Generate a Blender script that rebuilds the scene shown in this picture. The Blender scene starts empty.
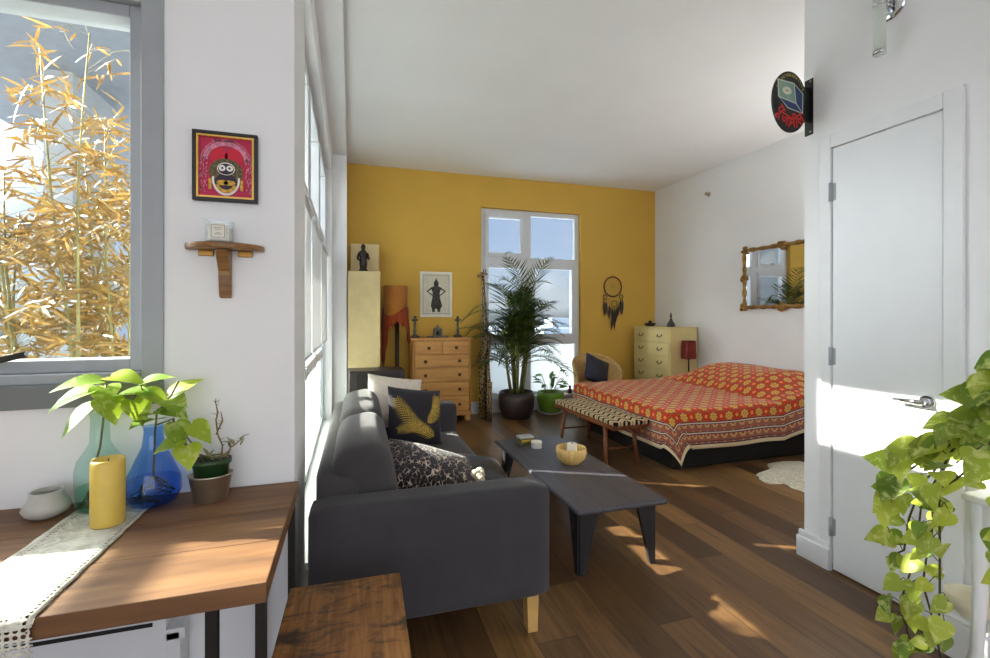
import bpy, bmesh, math, random
from mathutils import Vector, Matrix, Euler
PI = math.pi
R = math.radians
C = bpy.context.scene.collection
sc = bpy.context.scene
random.seed(7)

# ------------------------------------------------------------------ materials
def srgb(r, g, b):
    def f(c):
        c /= 255.0
        return c/12.92 if c <= .04045 else ((c+.055)/1.055)**2.4
    return (f(r), f(g), f(b), 1)

class NT:
    """small node-tree writer"""
    def __init__(s, name):
        s.m = bpy.data.materials.new(name); s.m.use_nodes = True
        s.t = s.m.node_tree; s.t.nodes.clear()
        s.out = s.t.nodes.new('ShaderNodeOutputMaterial')
    def n(s, typ, **kw):
        nd = s.t.nodes.new(typ)
        for k, v in kw.items(): setattr(nd, k, v)
        return nd
    def l(s, a, b): s.t.links.new(a, b)
    def put(s, sock, v):
        if hasattr(v, 'is_output'): s.l(v, sock)
        else: sock.default_value = v
    def math(s, op, a, b=0.0, c=0.0):
        nd = s.n('ShaderNodeMath', operation=op)
        s.put(nd.inputs[0], a); s.put(nd.inputs[1], b); s.put(nd.inputs[2], c)
        return nd.outputs[0]
    def mix(s, fac, a, b, blend='MIX'):
        nd = s.n('ShaderNodeMix', data_type='RGBA', blend_type=blend)
        s.put(nd.inputs[0], fac); s.put(nd.inputs[6], a); s.put(nd.inputs[7], b)
        return nd.outputs[2]
    def ramp(s, fac, stops, interp='LINEAR'):
        nd = s.n('ShaderNodeValToRGB'); cr = nd.color_ramp; cr.interpolation = interp
        while len(cr.elements) < len(stops): cr.elements.new(.5)
        for e, (p, c) in zip(cr.elements, stops): e.position = p; e.color = c
        s.put(nd.inputs[0], fac)
        return nd.outputs[0]
    def coord(s, kind='Object', scale=(1, 1, 1), rot=(0, 0, 0), loc=(0, 0, 0)):
        tc = s.n('ShaderNodeTexCoord'); mp = s.n('ShaderNodeMapping')
        mp.inputs['Scale'].default_value = scale; mp.inputs['Rotation'].default_value = rot
        mp.inputs['Location'].default_value = loc
        s.l(tc.outputs[kind], mp.inputs[0]); return mp.outputs[0]
    def noise(s, vec, scale=5, detail=3, rough=.5, dist=0):
        nd = s.n('ShaderNodeTexNoise'); s.l(vec, nd.inputs['Vector'])
        nd.inputs['Scale'].default_value = scale; nd.inputs['Detail'].default_value = detail
        nd.inputs['Roughness'].default_value = rough; nd.inputs['Distortion'].default_value = dist
        return nd.outputs['Fac']
    def voronoi(s, vec, scale=5, feature='F1', rnd=1.0, out='Distance'):
        nd = s.n('ShaderNodeTexVoronoi', feature=feature); s.l(vec, nd.inputs['Vector'])
        nd.inputs['Scale'].default_value = scale; nd.inputs['Randomness'].default_value = rnd
        return nd.outputs[out]
    def sep(s, vec):
        nd = s.n('ShaderNodeSeparateXYZ'); s.l(vec, nd.inputs[0]); return nd.outputs
    def attr(s, name):
        return s.n('ShaderNodeAttribute', attribute_name=name).outputs['Fac']
    def bsdf(s, col, rough=.5, metal=0.0, spec=.5, bump=None, bstr=.2, bdist=.01, **kw):
        b = s.n('ShaderNodeBsdfPrincipled')
        s.put(b.inputs['Base Color'], col); s.put(b.inputs['Roughness'], rough)
        s.put(b.inputs['Metallic'], metal); s.put(b.inputs['Specular IOR Level'], spec)
        for k, v in kw.items(): s.put(b.inputs[k.replace('_', ' ')], v)
        if bump is not None:
            bp = s.n('ShaderNodeBump'); bp.inputs['Strength'].default_value = bstr
            bp.inputs['Distance'].default_value = bdist
            s.l(bump, bp.inputs['Height']); s.l(bp.outputs[0], b.inputs['Normal'])
        return b.outputs[0]
    def done(s, sh):
        s.l(sh, s.out.inputs[0]); return s.m

M = {}
def plain(name, rgb, rough=.5, metal=0.0, spec=.5, var=.06, scale=8, bstr=0.0):
    t = NT(name); v = t.coord(); nz = t.noise(v, scale, 4)
    c = srgb(*rgb); d = tuple(x*(1-var*2) for x in c[:3])+(1,); e = tuple(min(1, x*(1+var*2)) for x in c[:3])+(1,)
    col = t.ramp(nz, [(.3, d), (.7, e)])
    M[name] = t.done(t.bsdf(col, rough, metal, spec, bump=nz if bstr else None, bstr=bstr))
    return M[name]
plain('white_wall', (238, 238, 239), .85, var=.008, scale=2)
plain('ceiling_white', (236, 236, 236), .9, var=.008, scale=2)
plain('yellow_wall', (214, 172, 74), .8, var=.015, scale=2)
plain('white_trim', (232, 233, 235), .45, var=.008)
plain('door_white', (229, 230, 233), .4, var=.006)
plain('frame_white', (216, 219, 223), .4, var=.01)
plain('frame_grey', (160, 164, 168), .4, var=.02)
plain('sill_grey', (118, 122, 122), .5, var=.02)
plain('chrome', (215, 216, 220), .08, 1.0, var=.01)
plain('dark_metal', (40, 36, 34), .45, .4)
plain('black_paint', (24, 23, 22), .4)
plain('blackish_brown', (36, 28, 24), .4)
plain('brass', (150, 112, 52), .35, .8, var=.1, scale=40)
plain('gold_gilt', (150, 112, 55), .4, .55, var=.35, scale=60, bstr=.5)
plain('gold_thin', (214, 170, 84), .35, .5)
plain('dark_knob', (82, 46, 22), .35)
plain('ceramic', (186, 184, 176), .35, var=.04, scale=20)
plain('soil', (52, 38, 28), .9, var=.3, scale=60, bstr=.6)
plain('plastic_green', (34, 62, 30), .35)
plain('galvanised', (176, 166, 150), .28, .9, var=.08, scale=12)
plain('candle_yellow', (208, 178, 84), .45, var=.05, scale=12)
plain('candle_white', (238, 230, 210), .5, var=.02)
plain('wick', (40, 32, 26), .8)
plain('rope_stem', (112, 104, 52), .6, var=.2, scale=30)
plain('dark_stem', (66, 60, 30), .6, var=.2, scale=30)
plain('dry_twig', (128, 104, 72), .7, var=.2, scale=40)
plain('glazed_green', (104, 146, 38), .22, var=.05)
plain('pot_brown', (54, 40, 40), .4, var=.08)
plain('saucer_white', (222, 220, 216), .3)
plain('navy_sequin', (24, 28, 58), .35, var=.5, scale=90, bstr=.6)
plain('cream_fabric', (222, 212, 196), .9, var=.04, scale=20)
plain('cream_box', (220, 200, 148), .7, var=.03)
plain('cream_panel', (214, 194, 146), .7, var=.03)
plain('red_shade', (122, 34, 28), .6, var=.1)
plain('cream_paint', (217, 199, 138), .45, var=.03, scale=4)
plain('pewter', (96, 92, 84), .4, .6, var=.2, scale=40)
plain('tin_green', (128, 122, 74), .35, .4, var=.12, scale=30)
plain('tin_silver', (196, 198, 194), .3, .3)
plain('black_sofa_leg', (214, 172, 104), .4, var=.08, scale=10)
plain('satin_black', (22, 22, 28), .3, var=.3, scale=25, bstr=.3)
plain('paper', (234, 229, 214), .8, var=.02)
plain('paper_mat', (212, 206, 186), .8, var=.04, scale=20)
plain('ink', (70, 68, 64), .8, var=.35, scale=60)
plain('label_ink', (120, 120, 118), .8)
plain('sign_black', (20, 20, 20), .35)
plain('sign_red', (206, 44, 40), .4)
plain('sign_yellow', (176, 164, 60), .4)
plain('sign_teal', (128, 158, 140), .4, var=.1)
plain('sign_blue', (38, 64, 110), .4)
plain('sign_cream', (206, 212, 196), .4)
plain('pink_art', (184, 26, 74), .6, var=.06)
plain('pink_line', (206, 128, 152), .6, var=.2, scale=90)
plain('art_red', (205, 20, 52), .6)
plain('art_gold', (206, 160, 46), .5, var=.2, scale=80)
plain('art_olive', (96, 84, 50), .6, var=.4, scale=120)
plain('art_dark', (48, 30, 52), .6)
plain('art_white', (232, 228, 220), .6)
plain('pine_trunk', (120, 120, 60), .6, var=.2, scale=30)
plain('concrete', (150, 150, 150), .9, var=.05)
plain('terrace_white', (150, 152, 154), .8, var=.03)
plain('terrace_grey', (112, 114, 120), .8, var=.04)
plain('rail_green', (72, 88, 88), .4)
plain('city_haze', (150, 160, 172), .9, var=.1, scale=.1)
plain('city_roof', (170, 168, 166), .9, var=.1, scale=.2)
plain('cream_bowl', (232, 224, 200), .35)
plain('bed_base', (22, 20, 20), .7, var=.1)
plain('book_orange', (196, 88, 30), .5)
plain('mirror_glass', (235, 235, 235), .015, 1.0, var=.001)
plain('gold_print', (214, 176, 62), .5, var=.12, scale=40)
plain('jar_brown', (92, 52, 34), .3)
plain('photo_grey', (150, 150, 150), .5)

def wood(name, dark, mid, light, axis='X', scale=1.0, rough=.45, knots=False, burn=False):
    t = NT(name)
    sc_ = {'X': (1.2, 14, 14), 'Y': (14, 1.2, 14), 'Z': (14, 14, 1.2)}[axis]
    v = t.coord('Object', tuple(x*scale for x in sc_))
    nz = t.noise(v, 2.2, 6, .6, .6)
    col = t.ramp(nz, [(.28, srgb(*dark)), (.5, srgb(*mid)), (.72, srgb(*light))])
    if burn:
        v2 = t.coord('Object', (5, 11, 9)); n2 = t.noise(v2, 1.3, 6, .72, .6)
        col = t.mix(t.ramp(n2, [(.5, (0, 0, 0, 1)), (.62, (.9, .9, .9, 1))]), col, srgb(48, 36, 28))
    M[name] = t.done(t.bsdf(col, rough, bump=nz, bstr=.12, bdist=.004)); return M[name]
wood('desk_wood', (80, 52, 30), (118, 80, 46), (146, 106, 66), 'X', .55, .55, burn=False)
wood('rustic_wood', (98, 62, 30), (142, 94, 46), (172, 118, 60), 'Y', 1.6, .5, burn=True)
wood('honey_pine', (176, 120, 58), (200, 146, 74), (214, 164, 92), 'X', .7, .4)
wood('honey_pine_side', (160, 106, 50), (186, 132, 66), (200, 148, 80), 'Z', .7, .4)
wood('teak', (84, 42, 20), (116, 62, 30), (142, 82, 42), 'Y', 1, .4)
wood('teak_leg', (84, 42, 20), (116, 62, 30), (142, 82, 42), 'Z', 1, .4)
wood('shelf_wood', (92, 60, 26), (134, 92, 44), (158, 114, 60), 'X', 1.5, .35)
wood('bowl_wood', (196, 150, 78), (222, 184, 110), (236, 206, 140), 'Z', 3, .5)
wood('rattan', (168, 124, 66), (208, 168, 104), (226, 196, 140), 'X', 4, .5)
wood('charcoal_table', (58, 56, 62), (72, 70, 78), (84, 82, 90), 'Y', 1.5, .38)
wood('charcoal_leg', (30, 29, 32), (40, 39, 42), (50, 49, 52), 'Z', 1.5, .4)
wood('bamboo_culm', (84, 78, 36), (112, 104, 54), (134, 124, 72), 'Z', 2, .5)

def floor_mat():
    t = NT('dark_plank_floor'); v = t.coord('Object')
    x, y, z = t.sep(v)
    px = t.math('DIVIDE', x, .19); ix = t.math('FLOOR', px)
    wn = t.n('ShaderNodeTexWhiteNoise', noise_dimensions='1D'); t.l(ix, wn.inputs['W'])
    py = t.math('ADD', t.math('DIVIDE', y, 1.9), t.math('MULTIPLY', wn.outputs['Value'], 7.0)); iy = t.math('FLOOR', py)
    wn2 = t.n('ShaderNodeTexWhiteNoise', noise_dimensions='2D')
    cb = t.n('ShaderNodeCombineXYZ'); t.l(ix, cb.inputs[0]); t.l(iy, cb.inputs[1]); t.l(cb.outputs[0], wn2.inputs['Vector'])
    base = t.ramp(wn2.outputs['Value'], [(0, srgb(76, 54, 36)), (.35, srgb(98, 71, 46)), (.7, srgb(120, 89, 56)), (1, srgb(144, 110, 68))])
    # grain, offset per plank
    off = t.n('ShaderNodeVectorMath', operation='ADD')
    cb2 = t.n('ShaderNodeCombineXYZ'); t.l(t.math('MULTIPLY', wn2.outputs['Value'], 37.0), cb2.inputs[1])
    mp = t.coord('Object', (22, 1.6, 1)); t.l(mp, off.inputs[0]); t.l(cb2.outputs[0], off.inputs[1])
    g = t.noise(off.outputs[0], 1.6, 6, .62, .8)
    col = t.mix(1.0, base, t.ramp(g, [(.3, (.52, .5, .48, 1)), (.5, (.92, .9, .88, 1)), (.72, (1.28, 1.2, 1.1, 1))]), 'MULTIPLY')
    fx = t.math('FRACT', px); fy = t.math('FRACT', py)
    ex = t.math('MINIMUM', fx, t.math('SUBTRACT', 1.0, fx)); ey = t.math('MINIMUM', fy, t.math('SUBTRACT', 1.0, fy))
    seam = t.math('MAXIMUM', t.math('LESS_THAN', ex, .010), t.math('LESS_THAN', ey, .0012))
    col = t.mix(t.math('MULTIPLY', seam, .7), col, srgb(30, 20, 14))
    rough = t.math('ADD', .30, t.math('MULTIPLY', g, .16))
    M['floor'] = t.done(t.bsdf(col, rough, spec=.45, bump=g, bstr=.10, bdist=.004))
floor_mat()

def fabric(name, rgb, weave=260, var=.1, rough=.95, sheen=.15):
    t = NT(name); v = t.coord('Object'); nz = t.noise(v, weave, 2); n2 = t.noise(v, 6, 3)
    c = srgb(*rgb)
    col = t.ramp(t.math('ADD', t.math('MULTIPLY', nz, .6), t.math('MULTIPLY', n2, .4)), [(.3, tuple(x*(1-var) for x in c[:3])+(1,)), (.7, tuple(min(1, x*(1+var)) for x in c[:3])+(1,))])
    M[name] = t.done(t.bsdf(col, rough, spec=.2, bump=nz, bstr=.25, bdist=.003, Sheen_Weight=sheen))
fabric('sofa_fabric', (68, 65, 66), var=.18)
fabric('sofa_side', (66, 64, 67), var=.18)
fabric('lamp_shade_fabric', (166, 106, 44), 60, .2, .8)
fabric('scarf_rust', (142, 58, 26), 60, .35, .8)
fabric('black_cloth', (44, 42, 48), 200, .15)

def glass(name, rgb=(255, 255, 255), gloss=1.0, rough=0.0):
    t = NT(name); lw = t.n('ShaderNodeLayerWeight'); lw.inputs['Blend'].default_value = .5
    fac = t.math('ADD', .035, t.math('MULTIPLY', t.math('POWER', lw.outputs['Facing'], 4.0), .55))
    tr = t.n('ShaderNodeBsdfTransparent'); tr.inputs[0].default_value = srgb(*rgb)
    gl = t.n('ShaderNodeBsdfGlossy'); gl.inputs['Roughness'].default_value = rough
    mx = t.n('ShaderNodeMixShader'); t.l(t.math('MULTIPLY', fac, gloss), mx.inputs[0])
    t.l(tr.outputs[0], mx.inputs[1]); t.l(gl.outputs[0], mx.inputs[2])
    M[name] = t.done(mx.outputs[0])
glass('pane_glass', (248, 252, 252), .5)
glass('teal_glass', (230, 246, 241), 1.3)
glass('teal_water', (214, 242, 230), .6)
glass('blue_glass', (176, 212, 255), 1.4)
glass('blue_water', (228, 238, 255), .8)
glass('acrylic', (246, 248, 248), 1.0)
glass('glass_clear_lamp', (244, 246, 247), 1.0)

def frosted():
    t = NT('frosted_glass')
    tl = t.n('ShaderNodeBsdfTranslucent'); tl.inputs[0].default_value = (.9, .93, .9, 1)
    df = t.n('ShaderNodeBsdfDiffuse'); df.inputs[0].default_value = (.85, .88, .85, 1)
    mx = t.n('ShaderNodeMixShader'); mx.inputs[0].default_value = .22
    t.l(tl.outputs[0], mx.inputs[1]); t.l(df.outputs[0], mx.inputs[2]); M['frosted'] = t.done(mx.outputs[0])
frosted()
def blindm():
    t = NT('blind_cloth')
    tl = t.n('ShaderNodeBsdfTranslucent'); tl.inputs[0].default_value = (.7, .7, .7, 1)
    df = t.n('ShaderNodeBsdfDiffuse'); df.inputs[0].default_value = (.8, .8, .8, 1)
    mx = t.n('ShaderNodeMixShader'); mx.inputs[0].default_value = .75
    t.l(tl.outputs[0], mx.inputs[1]); t.l(df.outputs[0], mx.inputs[2]); M['blind'] = t.done(mx.outputs[0])
blindm()

def leafmat(name, a, b, c, variegate=0.5, scale=22):
    """two greens by leaf (attribute var) with paler streaks"""
    t = NT(name); v = t.coord('Object'); nz = t.noise(v, scale, 4, .6, 1.0); va = t.attr('var')
    col = t.mix(va, srgb(*a), srgb(*b))
    col = t.mix(t.ramp(nz, [(.52, (0, 0, 0, 1)), (.66, (variegate,)*3+(1,))]), col, srgb(*c))
    pb = t.bsdf(col, .42, spec=.4)
    tl = t.n('ShaderNodeBsdfTranslucent'); t.put(tl.inputs[0], col)
    mx = t.n('ShaderNodeMixShader'); mx.inputs[0].default_value = .38
    t.l(pb, mx.inputs[1]); t.l(tl.outputs[0], mx.inputs[2]); M[name] = t.done(mx.outputs[0])
leafmat('pothos_leaf', (96, 128, 34), (196, 206, 78), (228, 230, 150), .7)
leafmat('pothos_desk', (110, 146, 40), (190, 206, 60), (228, 232, 150), .6)
leafmat('palm_leaf', (34, 56, 22), (84, 110, 42), (104, 128, 60), .3)
leafmat('house_leaf', (60, 100, 36), (120, 150, 60), (160, 180, 90), .4)
leafmat('bamboo_leaf', (118, 84, 32), (146, 116, 58), (166, 144, 96), .5)
leafmat('succulent', (104, 116, 74), (186, 176, 134), (200, 190, 150), .4)

def coverlet():
    t = NT('coverlet_print'); uv = t.n('ShaderNodeTexCoord').outputs['UV']
    x, y, z = t.sep(uv); hem = t.attr('hem')
    col = srgb(190, 58, 28)
    nz = t.noise(uv, 60, 3)
    base = t.ramp(nz, [(.35, srgb(176, 50, 26)), (.65, srgb(200, 72, 36))])
    # dark lattice
    def motif(cx, ox, oy, rx, ry):
        gx = t.math('DIVIDE', t.math('ADD', x, ox), cx); gy = t.math('DIVIDE', t.math('ADD', y, oy), cx)
        fx = t.math('SUBTRACT', t.math('FRACT', gx), .5); fy = t.math('SUBTRACT', t.math('FRACT', gy), .5)
        dx = t.math('DIVIDE', fx, rx); dy = t.math('DIVIDE', fy, ry)
        r = t.math('SQRT', t.math('ADD', t.math('MULTIPLY', dx, dx), t.math('MULTIPLY', dy, dy)))
        ang = t.math('ARCTAN2', dy, dx)
        return t.math('ADD', r, t.math('MULTIPLY', t.math('SINE', t.math('MULTIPLY', ang, 7.0)), .12))
    P_ = .175
    for ox, oy in ((0, 0), (P_/2, P_/2)):
        r = motif(P_, ox, oy, .27, .24)
        base = t.mix(t.math('LESS_THAN', r, 1.0), base, srgb(126, 88, 62))
        base = t.mix(t.math('LESS_THAN', r, .82), base, srgb(222, 176, 74))
        base = t.mix(t.math('LESS_THAN', r, .40), base, srgb(198, 84, 34))
        base = t.mix(t.math('LESS_THAN', r, .2), base, srgb(226, 186, 92))
    for ox, oy in ((P_/2, 0), (0, P_/2)):
        r = motif(P_, ox, oy, .15, .15)
        base = t.mix(t.math('LESS_THAN', r, 1.25), base, srgb(214, 44, 20))
        base = t.mix(t.math('LESS_THAN', r, .6), base, srgb(222, 160, 70))
    # border bands measured from the hem
    r = motif(.10, 0, 0, .36, .36)
    band = t.mix(t.math('LESS_THAN', r, 1.0), srgb(158, 90, 70), srgb(204, 160, 104))
    band = t.mix(t.math('LESS_THAN', r, .5), band, srgb(176, 70, 50))
    hs = t.math('MULTIPLY', hem, 2.0)
    sel = t.ramp(hs, [(0, (0, 0, 0, 1)), (.07, (1, 1, 1, 1)), (.46, (0, 0, 0, 1))], 'CONSTANT')
    base = t.mix(sel, base, band)
    lines = t.ramp(hs, [(0, (0, 0, 0, 1)), (.07, (1, 1, 1, 1)), (.09, (0, 0, 0, 1)), (.115, (1, 1, 1, 1)), (.13, (0, 0, 0, 1)), (.245, (1, 1, 1, 1)), (.262, (0, 0, 0, 1)),
                        (.285, (1, 1, 1, 1)), (.30, (0, 0, 0, 1)), (.425, (1, 1, 1, 1)), (.44, (0, 0, 0, 1)), (.46, (1, 1, 1, 1)), (.475, (0, 0, 0, 1))], 'CONSTANT')
    base = t.mix(lines, base, srgb(72, 52, 72))
    wl = t.ramp(hs, [(0, (0, 0, 0, 1)), (.262, (1, 1, 1, 1)), (.285, (0, 0, 0, 1)), (.44, (1, 1, 1, 1)), (.46, (0, 0, 0, 1))], 'CONSTANT')
    base = t.mix(wl, base, srgb(222, 206, 184))
    base = t.mix(t.math('LESS_THAN', hs, .07), base, srgb(226, 206, 166))
    M['coverlet'] = t.done(t.bsdf(base, .85, spec=.25, bump=t.noise(uv, 9, 3), bstr=.35, bdist=.02, Sheen_Weight=.2))
coverlet()

def ikat():
    t = NT('ikat_cushion'); v = t.coord('Object')
    x, y, z = t.sep(v)
    zig = t.math('ABSOLUTE', t.math('SUBTRACT', t.math('FRACT', t.math('DIVIDE', x, .13)), .5))
    n = t.noise(t.coord('Object', (60, 8, 1)), 1, 2)
    w = t.math('ADD', t.math('ADD', t.math('DIVIDE', y, .085), t.math('MULTIPLY', zig, 1.5)), t.math('MULTIPLY', n, .35))
    f = t.math('FRACT', w)
    col = t.ramp(f, [(0, srgb(38, 32, 28)), (.34, srgb(206, 186, 146)), (.56, srgb(160, 104, 66)), (.66, srgb(206, 186, 146))], 'CONSTANT')
    M['ikat'] = t.done(t.bsdf(col, .9, spec=.2))
ikat()
def leopard():
    t = NT('animal_print'); v = t.coord('Object', (1.5, 1, 1), (0, 0, .5))
    d = t.voronoi(v, 34, 'DISTANCE_TO_EDGE'); n = t.noise(v, 26, 3)
    f = t.math('ADD', d, t.math('MULTIPLY', t.math('SUBTRACT', n, .42), .5))
    col = t.ramp(f, [(.02, srgb(206, 188, 170)), (.07, srgb(120, 100, 90)), (.11, srgb(34, 28, 34))])
    M['leopard'] = t.done(t.bsdf(col, .95, spec=.15, bump=t.noise(t.coord(), 140, 2), bstr=.6, Sheen_Weight=.3))
leopard()
def giraffe_m():
    t = NT('giraffe_spots'); v = t.coord('Object', (1, 1, .8)); d = t.voronoi(v, 24, 'DISTANCE_TO_EDGE')
    col = t.ramp(d, [(.06, srgb(186, 152, 100)), (.11, srgb(44, 30, 20))]); M['giraffe'] = t.done(t.bsdf(col, .4))
giraffe_m()
def lace():
    t = NT('lace'); uv = t.n('ShaderNodeTexCoord').outputs['UV']
    x, y, z = t.sep(uv); e = t.attr('hem')
    def dots(p, r, ox=0., oy=0.):
        fx = t.math('SUBTRACT', t.math('FRACT', t.math('DIVIDE', t.math('ADD', x, ox), p)), .5)
        fy = t.math('SUBTRACT', t.math('FRACT', t.math('DIVIDE', t.math('ADD', y, oy), p)), .5)
        return t.math('LESS_THAN', t.math('ADD', t.math('MULTIPLY', fx, fx), t.math('MULTIPLY', fy, fy)), r*r)
    n = t.noise(uv, 26, 3, .6, 1.5)
    hole = t.math('MULTIPLY', dots(.008, .30), t.math('LESS_THAN', n, .5))
    edge = t.math('MULTIPLY', dots(.014, .32), t.math('MULTIPLY', t.math('GREATER_THAN', e, .012), t.math('LESS_THAN', e, .026)))
    low = t.math('MULTIPLY', dots(.014, .36), t.math('LESS_THAN', y, -.02))
    a = t.math('MAXIMUM', t.math('MAXIMUM', hole, edge), low)
    pb = t.bsdf(t.ramp(n, [(.3, srgb(196, 190, 172)), (.7, srgb(226, 222, 206))]), .9, spec=.2, bump=n, bstr=.4)
    tr = t.n('ShaderNodeBsdfTransparent'); mx = t.n('ShaderNodeMixShader'); t.l(a, mx.inputs[0]); t.l(pb, mx.inputs[1]); t.l(tr.outputs[0], mx.inputs[2])
    M['lace'] = t.done(mx.outputs[0])
lace()
def fur():
    t = NT('sheep_fur'); v = t.coord(); n = t.noise(v, 40, 4, .7)
    M['fur'] = t.done(t.bsdf(t.ramp(n, [(.3, srgb(190, 176, 146)), (.7, srgb(236, 228, 206))]), 1, spec=.1, bump=n, bstr=.8, bdist=.02, Sheen_Weight=.4))
fur()

# ------------------------------------------------------------------ mesh builder
class MB:
    def __init__(s): s.v = []; s.f = []; s.var = {}; s.uv = {}; s.hem = {}; s.mi = []; s.cur = 0; s.smooth = []; s.sm = False
    def face(s, idx):
        s.f.append(tuple(idx)); s.mi.append(s.cur); s.smooth.append(s.sm)
    def add(s, pts):
        b = len(s.v); s.v.extend(Vector(p) for p in pts); return b
    def box(s, x0, x1, y0, y1, z0, z1, mat=None):
        p = [Vector((x, y, z)) for z in (z0, z1) for y in (y0, y1) for x in (x0, x1)]
        if mat: p = [mat @ q for q in p]
        b = s.add(p); old = s.sm; s.sm = False
        for q in ((0, 2, 3, 1), (4, 5, 7, 6), (0, 1, 5, 4), (2, 6, 7, 3), (0, 4, 6, 2), (1, 3, 7, 5)): s.face([b+i for i in q])
        s.sm = old; return s
    def prism(s, poly, z0, z1, mat=None):
        """poly: ccw xy list, extruded along z"""
        n = len(poly); p = [Vector((x, y, z)) for z in (z0, z1) for x, y in poly]
        if mat: p = [mat @ q for q in p]
        b = s.add(p); old = s.sm; s.sm = False
        s.face([b+i for i in reversed(range(n))]); s.face([b+n+i for i in range(n)])
        for i in range(n): j = (i+1) % n; s.face([b+i, b+j, b+n+j, b+n+i])
        s.sm = old; return s
    def hexa(s, bot, top):
        """8 points: two quads"""
        b = s.add(list(bot)+list(top)); old = s.sm; s.sm = False
        s.face([b+3, b+2, b+1, b]); s.face([b+4, b+5, b+6, b+7])
        for i in range(4): j = (i+1) % 4; s.face([b+i, b+j, b+4+j, b+4+i])
        s.sm = old; return s
    def tube(s, path, rad, n=8, caps=True):
        path = [Vector(p) for p in path]
        if not isinstance(rad, (list, tuple)): rad = [rad]*len(path)
        old = s.sm; s.sm = True; rings = []; ref = None
        for i, p in enumerate(path):
            d = (path[min(i+1, len(path)-1)]-path[max(i-1, 0)])
            d = d.normalized() if d.length > 1e-9 else Vector((0, 0, 1))
            if ref is None: ref = Vector((1, 0, 0)) if abs(d.x) < .9 else Vector((0, 1, 0))
            a = ref-d*ref.dot(d)
            if a.length < 1e-6: a = d.orthogonal()
            a.normalize(); ref = a; b_ = d.cross(a)
            rings.append(s.add([p+(a*math.cos(2*PI*k/n)+b_*math.sin(2*PI*k/n))*rad[i] for k in range(n)]))
        for r0, r1 in zip(rings, rings[1:]):
            for k in range(n): j = (k+1) % n; s.face([r0+k, r0+j, r1+j, r1+k])
        s.sm = False
        if caps:
            s.face([rings[0]+k for k in reversed(range(n))]); s.face([rings[-1]+k for k in range(n)])
        s.sm = old; return s
    def lathe(s, prof, n=28, c=(0, 0, 0), mat=None, sx=1, sy=1, close=False):
        """prof: (r, z) list"""
        old = s.sm; s.sm = True; rings = []; cx, cy, cz = c
        for r, z in prof:
            pts = [Vector((cx+r*sx*math.cos(2*PI*k/n), cy+r*sy*math.sin(2*PI*k/n), cz+z)) for k in range(n)]
            if mat: pts = [mat @ q for q in pts]
            rings.append(s.add(pts))
        for r0, r1 in zip(rings, rings[1:]):
            for k in range(n): j = (k+1) % n; s.face([r0+k, r0+j, r1+j, r1+k])
        s.sm = False
        if prof[0][0] > 1e-5: s.face([rings[0]+k for k in reversed(range(n))]) if close or True else None
        if prof[-1][0] > 1e-5 and not close: s.face([rings[-1]+k for k in range(n)])
        s.sm = old; return s
    def ball(s, c, r, n=12, m=8, sc_=(1, 1, 1), mat=None):
        old = s.sm; s.sm = True; rings = []
        for i in range(m+1):
            th = PI*i/m; rr = max(math.sin(th), .001)
            pts = [Vector((c[0]+r*sc_[0]*rr*math.cos(2*PI*k/n), c[1]+r*sc_[1]*rr*math.sin(2*PI*k/n), c[2]-r*sc_[2]*math.cos(th))) for k in range(n)]
            if mat: pts = [mat @ q for q in pts]
            rings.append(s.add(pts))
        for r0, r1 in zip(rings, rings[1:]):
            for k in range(n): j = (k+1) % n; s.face([r0+k, r0+j, r1+j, r1+k])
        s.sm = old; return s
    def grid(s, nu, nv, fn, wrap=False):
        """fn(i,j) -> point or (point, uv, hem)"""
        b = len(s.v)
        for j in range(nv):
            for i in range(nu):
                r = fn(i, j)
                if isinstance(r, tuple) and len(r) == 3 and isinstance(r[1], tuple):
                    k = s.add([r[0]]); s.uv[k] = r[1]; s.hem[k] = r[2]
                else: s.add([r])
        old = s.sm; s.sm = True
        for j in range(nv-1):
            for i in range(nu-1): s.face([b+j*nu+i, b+j*nu+i+1, b+(j+1)*nu+i+1, b+(j+1)*nu+i])
        s.sm = old; return s
    def leaf(s, base, d, n, L, W, curl=.2, prof='heart', fold=.15, var=None):
        base = Vector(base); d = Vector(d).normalized(); n = Vector(n); n = (n-d*n.dot(d))
        n = n.normalized() if n.length > 1e-5 else d.orthogonal().normalized()
        sd = d.cross(n); var = random.random() if var is None else var
        P_ = {'heart': [(-.10, .20), (0, .42), (.12, .52), (.3, .54), (.5, .44), (.7, .28), (.87, .12), (1, 0)],
              'blade': [(0, .12), (.2, .4), (.5, .5), (.8, .26), (1, 0)],
              'strip': [(0, .3), (.4, .5), (1, 0)]}[prof]
        old = s.sm; s.sm = True; prev = None
        for t, w in P_:
            p = base+d*(t*L)-n*(curl*max(t, 0)**2*L)
            c0 = base+d*(max(t, 0)*L)-n*(curl*max(t, 0)**2*L)
            b = s.add([p+sd*w*W+n*fold*w*W, c0, p-sd*w*W+n*fold*w*W])
            for k in range(3): s.var[b+k] = var
            if prev is not None:
                s.face([prev, prev+1, b+1, b]); s.face([prev+1, prev+2, b+2, b+1])
            prev = b
        s.sm = old; return s
    def build(s, name, mat, parent=None, loc=(0, 0, 0), rot=(0, 0, 0), bevel=0, seg=2, sub=0, solid=0, smooth=None):
        me = bpy.data.meshes.new(name); me.from_pydata([tuple(p) for p in s.v], [], s.f)
        mats = mat if isinstance(mat, (list, tuple)) else [mat]
        for m in mats: me.materials.append(M[m] if isinstance(m, str) else m)
        me.polygons.foreach_set('material_index', s.mi)
        me.polygons.foreach_set('use_smooth', [True]*len(s.f) if smooth else s.smooth)
        if s.var:
            a = me.attributes.new('var', 'FLOAT', 'POINT')
            a.data.foreach_set('value', [s.var.get(i, .5) for i in range(len(s.v))])
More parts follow.
